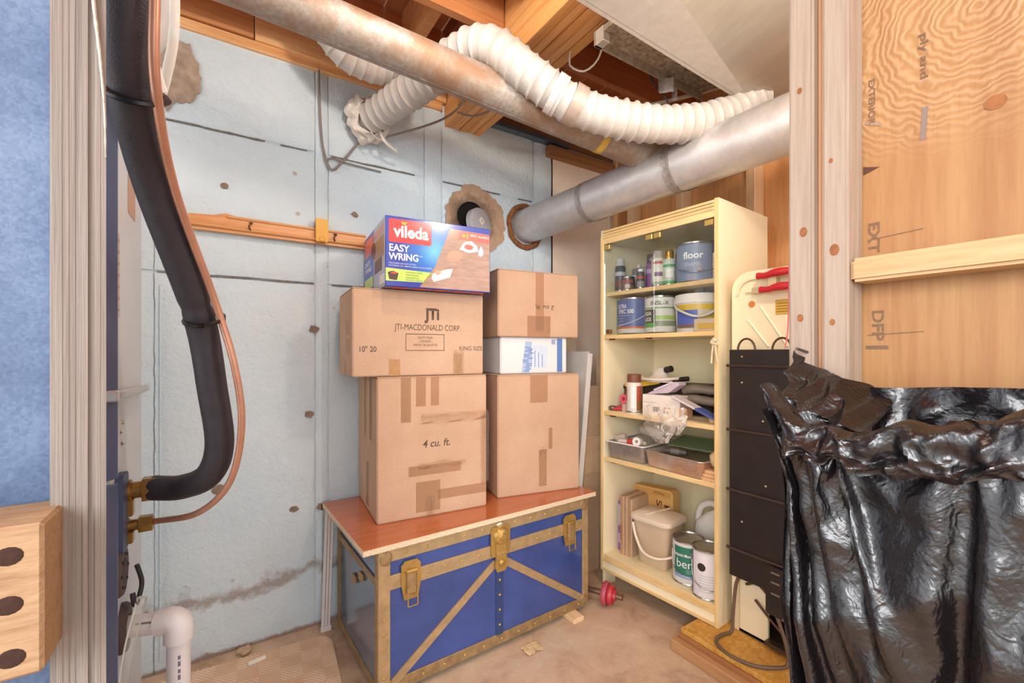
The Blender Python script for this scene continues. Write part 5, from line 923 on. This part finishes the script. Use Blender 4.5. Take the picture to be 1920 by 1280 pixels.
B().bx(-.006, .006, -.16, -.07, .012, .046, .003).out('jaw', M('#6a7078', .3, .7), sn); B().bx(.006, .03, .05, .08, .0, .066, .002).out('mount', M('#d8c49a', .4, .5), sn)
# ================================================================== BLACK BAG
bg = T('garbage_bag', 'shiny black garbage bag hanging from a nail on the stud partition', 'garbage bag', (.75, .2, 0))
def film():
    t = NT('black_film'); v = t.coord(); w = t.n('TexWave', Scale=55, Distortion=14, Detail=2, Detail_Scale=.8); t.l(v, w.inputs[0]); f = t.noise(v, 40, 5, .6, 1.5); g = t.noise(v, 14, 4, .6, .8)
    nor = t.bump(g, .35, .012); nor = t.bump(f, .25, .004, nor); nor = t.bump(w.outputs['Fac'], .16, .0018, nor)
    r = t.math('MULTIPLY_ADD', f, .22, .16); return t.fin('#141012', r, 0, nor, Specular_IOR_Level=.75)
FILM = film()
# outline of the front sheet, in (y, z) at the plane of the stud faces
Lz = [(1.16, .345), (1.11, .336), (1.06, .328), (.95, .320), (.80, .310), (.69, .302), (.30, .29)]
def interp(tab, z):
    for (a, ya), (b_, yb) in zip(tab, tab[1:]):
        if z <= a and z >= b_: k = (a-z)/(a-b_); return ya+(yb-ya)*k
    return tab[0][1] if z > tab[0][0] else tab[-1][1]
def ztop(u): # front rim height along the width
    tab = [(0, 1.125), (.10, 1.105), (.2, 1.088), (.32, 1.092), (.45, 1.10), (.6, 1.125), (.8, 1.155), (1, 1.17)]
    for (a, za), (b_, zb) in zip(tab, tab[1:]):
        if u <= b_: return za+(zb-za)*(u-a)/(b_-a)
    return tab[-1][1]
def ridge(x): return (1-abs(((x) % 1)*2-1))
def front(u, v):
    zt = ztop(u); z = zt-(zt-.30)*v**1.05; yl = interp(Lz, z); y = yl+(-.12-yl)*u
    # folds fan out from the two hanging points and the gathered knot
    f = 0
    for (hy, hz, k, amp, ph, ln) in ((.36, 1.17, 3.2, .030, .1, .5), (.03, 1.22, 4.0, .026, .35, .55), (.245, 1.10, 2.6, .022, .0, .45)):
        dy, dz = y-hy, z-hz; r = math.hypot(dy, dz)+1e-4; a = math.atan2(dz, dy); f += amp*(ridge(a*k+ph+.25*noise.noise((y*5, z*5, hy)))-.5)*min(1, r/.10)*math.exp(-r/ln)
    n1 = noise.noise((y*9, z*6, 3)); c = abs(noise.noise((y*16+2*n1, z*12, 8))); top = math.exp(-v*9)
    x = -.012-.055*math.sin(math.pi*min(1, u*1.0))*v**.5*.6 - f-.012*n1*(.4+v) + (.030*c-.012)*(.45+1.4*top) - .03*top
    x -= .05*v*(1-u)*.3
    return (x, y-.2, z)
# the hanging sheet is draped: its top edge is gathered onto a curve and the film falls under gravity
TOP = [(0, .345, 1.150), (.10, .328, 1.120), (.22, .292, 1.098), (.34, .262, 1.092), (.44, .238, 1.094), (.56, .165, 1.112), (.72, .07, 1.140), (.86, -.02, 1.160), (1, -.12, 1.172)]
def topcurve(u):
    for (a, ya, za), (b_, yb, zb) in zip(TOP, TOP[1:]):
        if u <= b_: k = (u-a)/(b_-a); return ya+(yb-ya)*k, za+(zb-za)*k
    return TOP[-1][1:]
def drape():
    NU, NV = 84, 90; w, h = .70, .86
    me = bpy.data.meshes.new('drape'); vs = []; fs = []
    for i in range(NU+1):
        for j in range(NV+1): vs.append((-.055+.004*noise.noise((i*.3, j*.1, 1)), .40-w*i/NU-.2, 1.13-h*j/NV))
    for i in range(NU):
        for j in range(NV): a = i*(NV+1)+j; fs.append((a, a+NV+1, a+NV+2, a+1))
    me.from_pydata(vs, [], fs); o = bpy.data.objects.new('drape', me); COL.objects.link(o)
    o.shape_key_add(name='Basis'); k = o.shape_key_add(name='gather'); pins = []
    for i in range(NU+1):
        u = i/NU; y, z = topcurve(u); e = .022*noise.noise((u*16, 2, 2))+.016*noise.noise((u*37, 5, 2))
        for j in range(2):
            k.data[i*(NV+1)+j].co = (-.055-.02*math.sin(u*3.14)+e, y-.2, z-.008*j+.012*noise.noise((u*22, 7, 1))); pins.append(i*(NV+1)+j)
    # side hems steer the left edge in
    for j in range(2, NV+1):
        z = 1.13-h*j/NV; yl = interp(Lz, z)
        if j % 9 == 0: k.data[j].co = (-.03, yl-.2, z); pins.append(j)
    g = o.vertex_groups.new(name='pin'); g.add(pins, 1.0, 'REPLACE')
    k.value = 0; k.keyframe_insert('value', frame=1); k.value = 1; k.keyframe_insert('value', frame=16)
    m = o.modifiers.new('cloth', 'CLOTH'); c = m.settings; c.vertex_group_mass = 'pin'; c.quality = 5; c.mass = .12; c.tension_stiffness = 18; c.compression_stiffness = 18; c.shear_stiffness = 6; c.bending_stiffness = .12; c.air_damping = 4
    m.collision_settings.use_collision = False; m.point_cache.frame_start = 1; m.point_cache.frame_end = 34
    for f in range(1, 35): SC.frame_set(f); bpy.context.view_layer.update()
    ev = o.evaluated_get(bpy.context.evaluated_depsgraph_get()); V = [v.co.copy() for v in ev.data.vertices]
    bpy.data.objects.remove(o, do_unlink=True); SC.frame_set(1)
    b = B()
    for v in V:
        n1 = noise.noise((v.y*14, v.z*9, 3)); c_ = abs(noise.noise((v.y*24+2*n1, v.z*18, 8))); top = math.exp(-max(0, 1.14-v.z)*14)
        d = noise.voronoi((v.y*9+.6*n1, v.z*5.5+v.y*4, 1))[0][0]; v.x = min(v.x, .045)-.008*c_*(.35+1.6*top)+.004*n1-.045*(d-.35)*min(1, (1.16-v.z)*6)
    b.add(V, fs); return b
drape().out('front_sheet', FILM, bg, 80, recalc=False)
bg.children[0].modifiers.new('smooth', 'SUBSURF').levels = 1; bg.children[0].modifiers[0].render_levels = 1
def back(u, v):
    zt = 1.148+(1.172-1.148)*u+.004*noise.noise((u*6, 1, 1)); z = zt-(.20)*v; y = .262+(-.12-.262)*u; x = .055-.02*v+.010*noise.noise((u*5, v*4, 3))-.02*abs(noise.noise((u*9, v*5, 7)))
    return (x, y-.2, z)
b = B(); b.grid(back, 70, 26); b.out('back_sheet', FILM, bg, 80, recalc=False)
def vor(x, y, z): return noise.voronoi((x, y, z))[0][0]
def lap(u, v): # gathered ear hooked over the nail
    top = [(.368, 1.207), (.356, 1.190), (.335, 1.174), (.312, 1.165), (.29, 1.158), (.262, 1.148), (.235, 1.140)]; k = u*(len(top)-1); i = min(int(k), len(top)-2); q = k-i
    y = top[i][0]+(top[i+1][0]-top[i][0])*q; z = top[i][1]+(top[i+1][1]-top[i][1])*q
    bot = (.350+(.225-.350)*u, 1.075-.012*math.sin(u*3)); yy, zz = y+(bot[0]-y)*v, z+(bot[1]-z)*v
    n1 = noise.noise((yy*40, zz*40, 2)); d = vor(yy*34+.4*n1, zz*34, 2)
    return (.078-.103*v-.045*math.sin(math.pi*v)*.6-.038*(d-.35)+.006*n1, yy-.2+.006*n1+.014*(d-.4), zz+.006*n1)
b = B(); b.grid(lap, 110, 60); b.out('gathered_ear', FILM, bg, 38, recalc=False)
def cuff(u, v): # top edge turned over to the front in a crumpled cuff
    y, z = topcurve(u); wdt = .045+.035*min(1, max(0, (u-.35)/.5))+.02*noise.noise((u*9, 3, 3)); n1 = noise.noise((y*24, v*3, 2)); d = vor(y*30+.5*n1, v*2.2, 4); d2 = vor(y*62, v*4.5, 9)
    a = min(1, v*3.2); out = -.058-.02*math.sin(u*3.14)-.014*math.sin(math.pi*a*.5)-.034*(d-.3)*(.35+.65*v)-.010*(d2-.3)+.006*n1
    return (out+.024*(1-a), y-.2+.010*(d-.4), z+.010*math.sin(math.pi*min(1, v*1.6))-wdt*max(0, v-.12)+.010*noise.noise((y*30, v*2, 11)))
b = B(); b.grid(cuff, 220, 34); b.out('turned_cuff', FILM, bg, 38, recalc=False)
b = B(); b.cyl((.1, .166, 1.20), (.062, .166, 1.206), .0025, n=8); b.out('nail', M('#6a6460', .4, .8), bg)
cable('red_string', 'thin red cord behind the stud above the black bag', [(.856, .3985, 1.36), (.856, .3985, 1.30), (.853, .399, 1.24), (.845, .3995, 1.207)], .0012, M('#b84a50', .5), 'cord', 6)
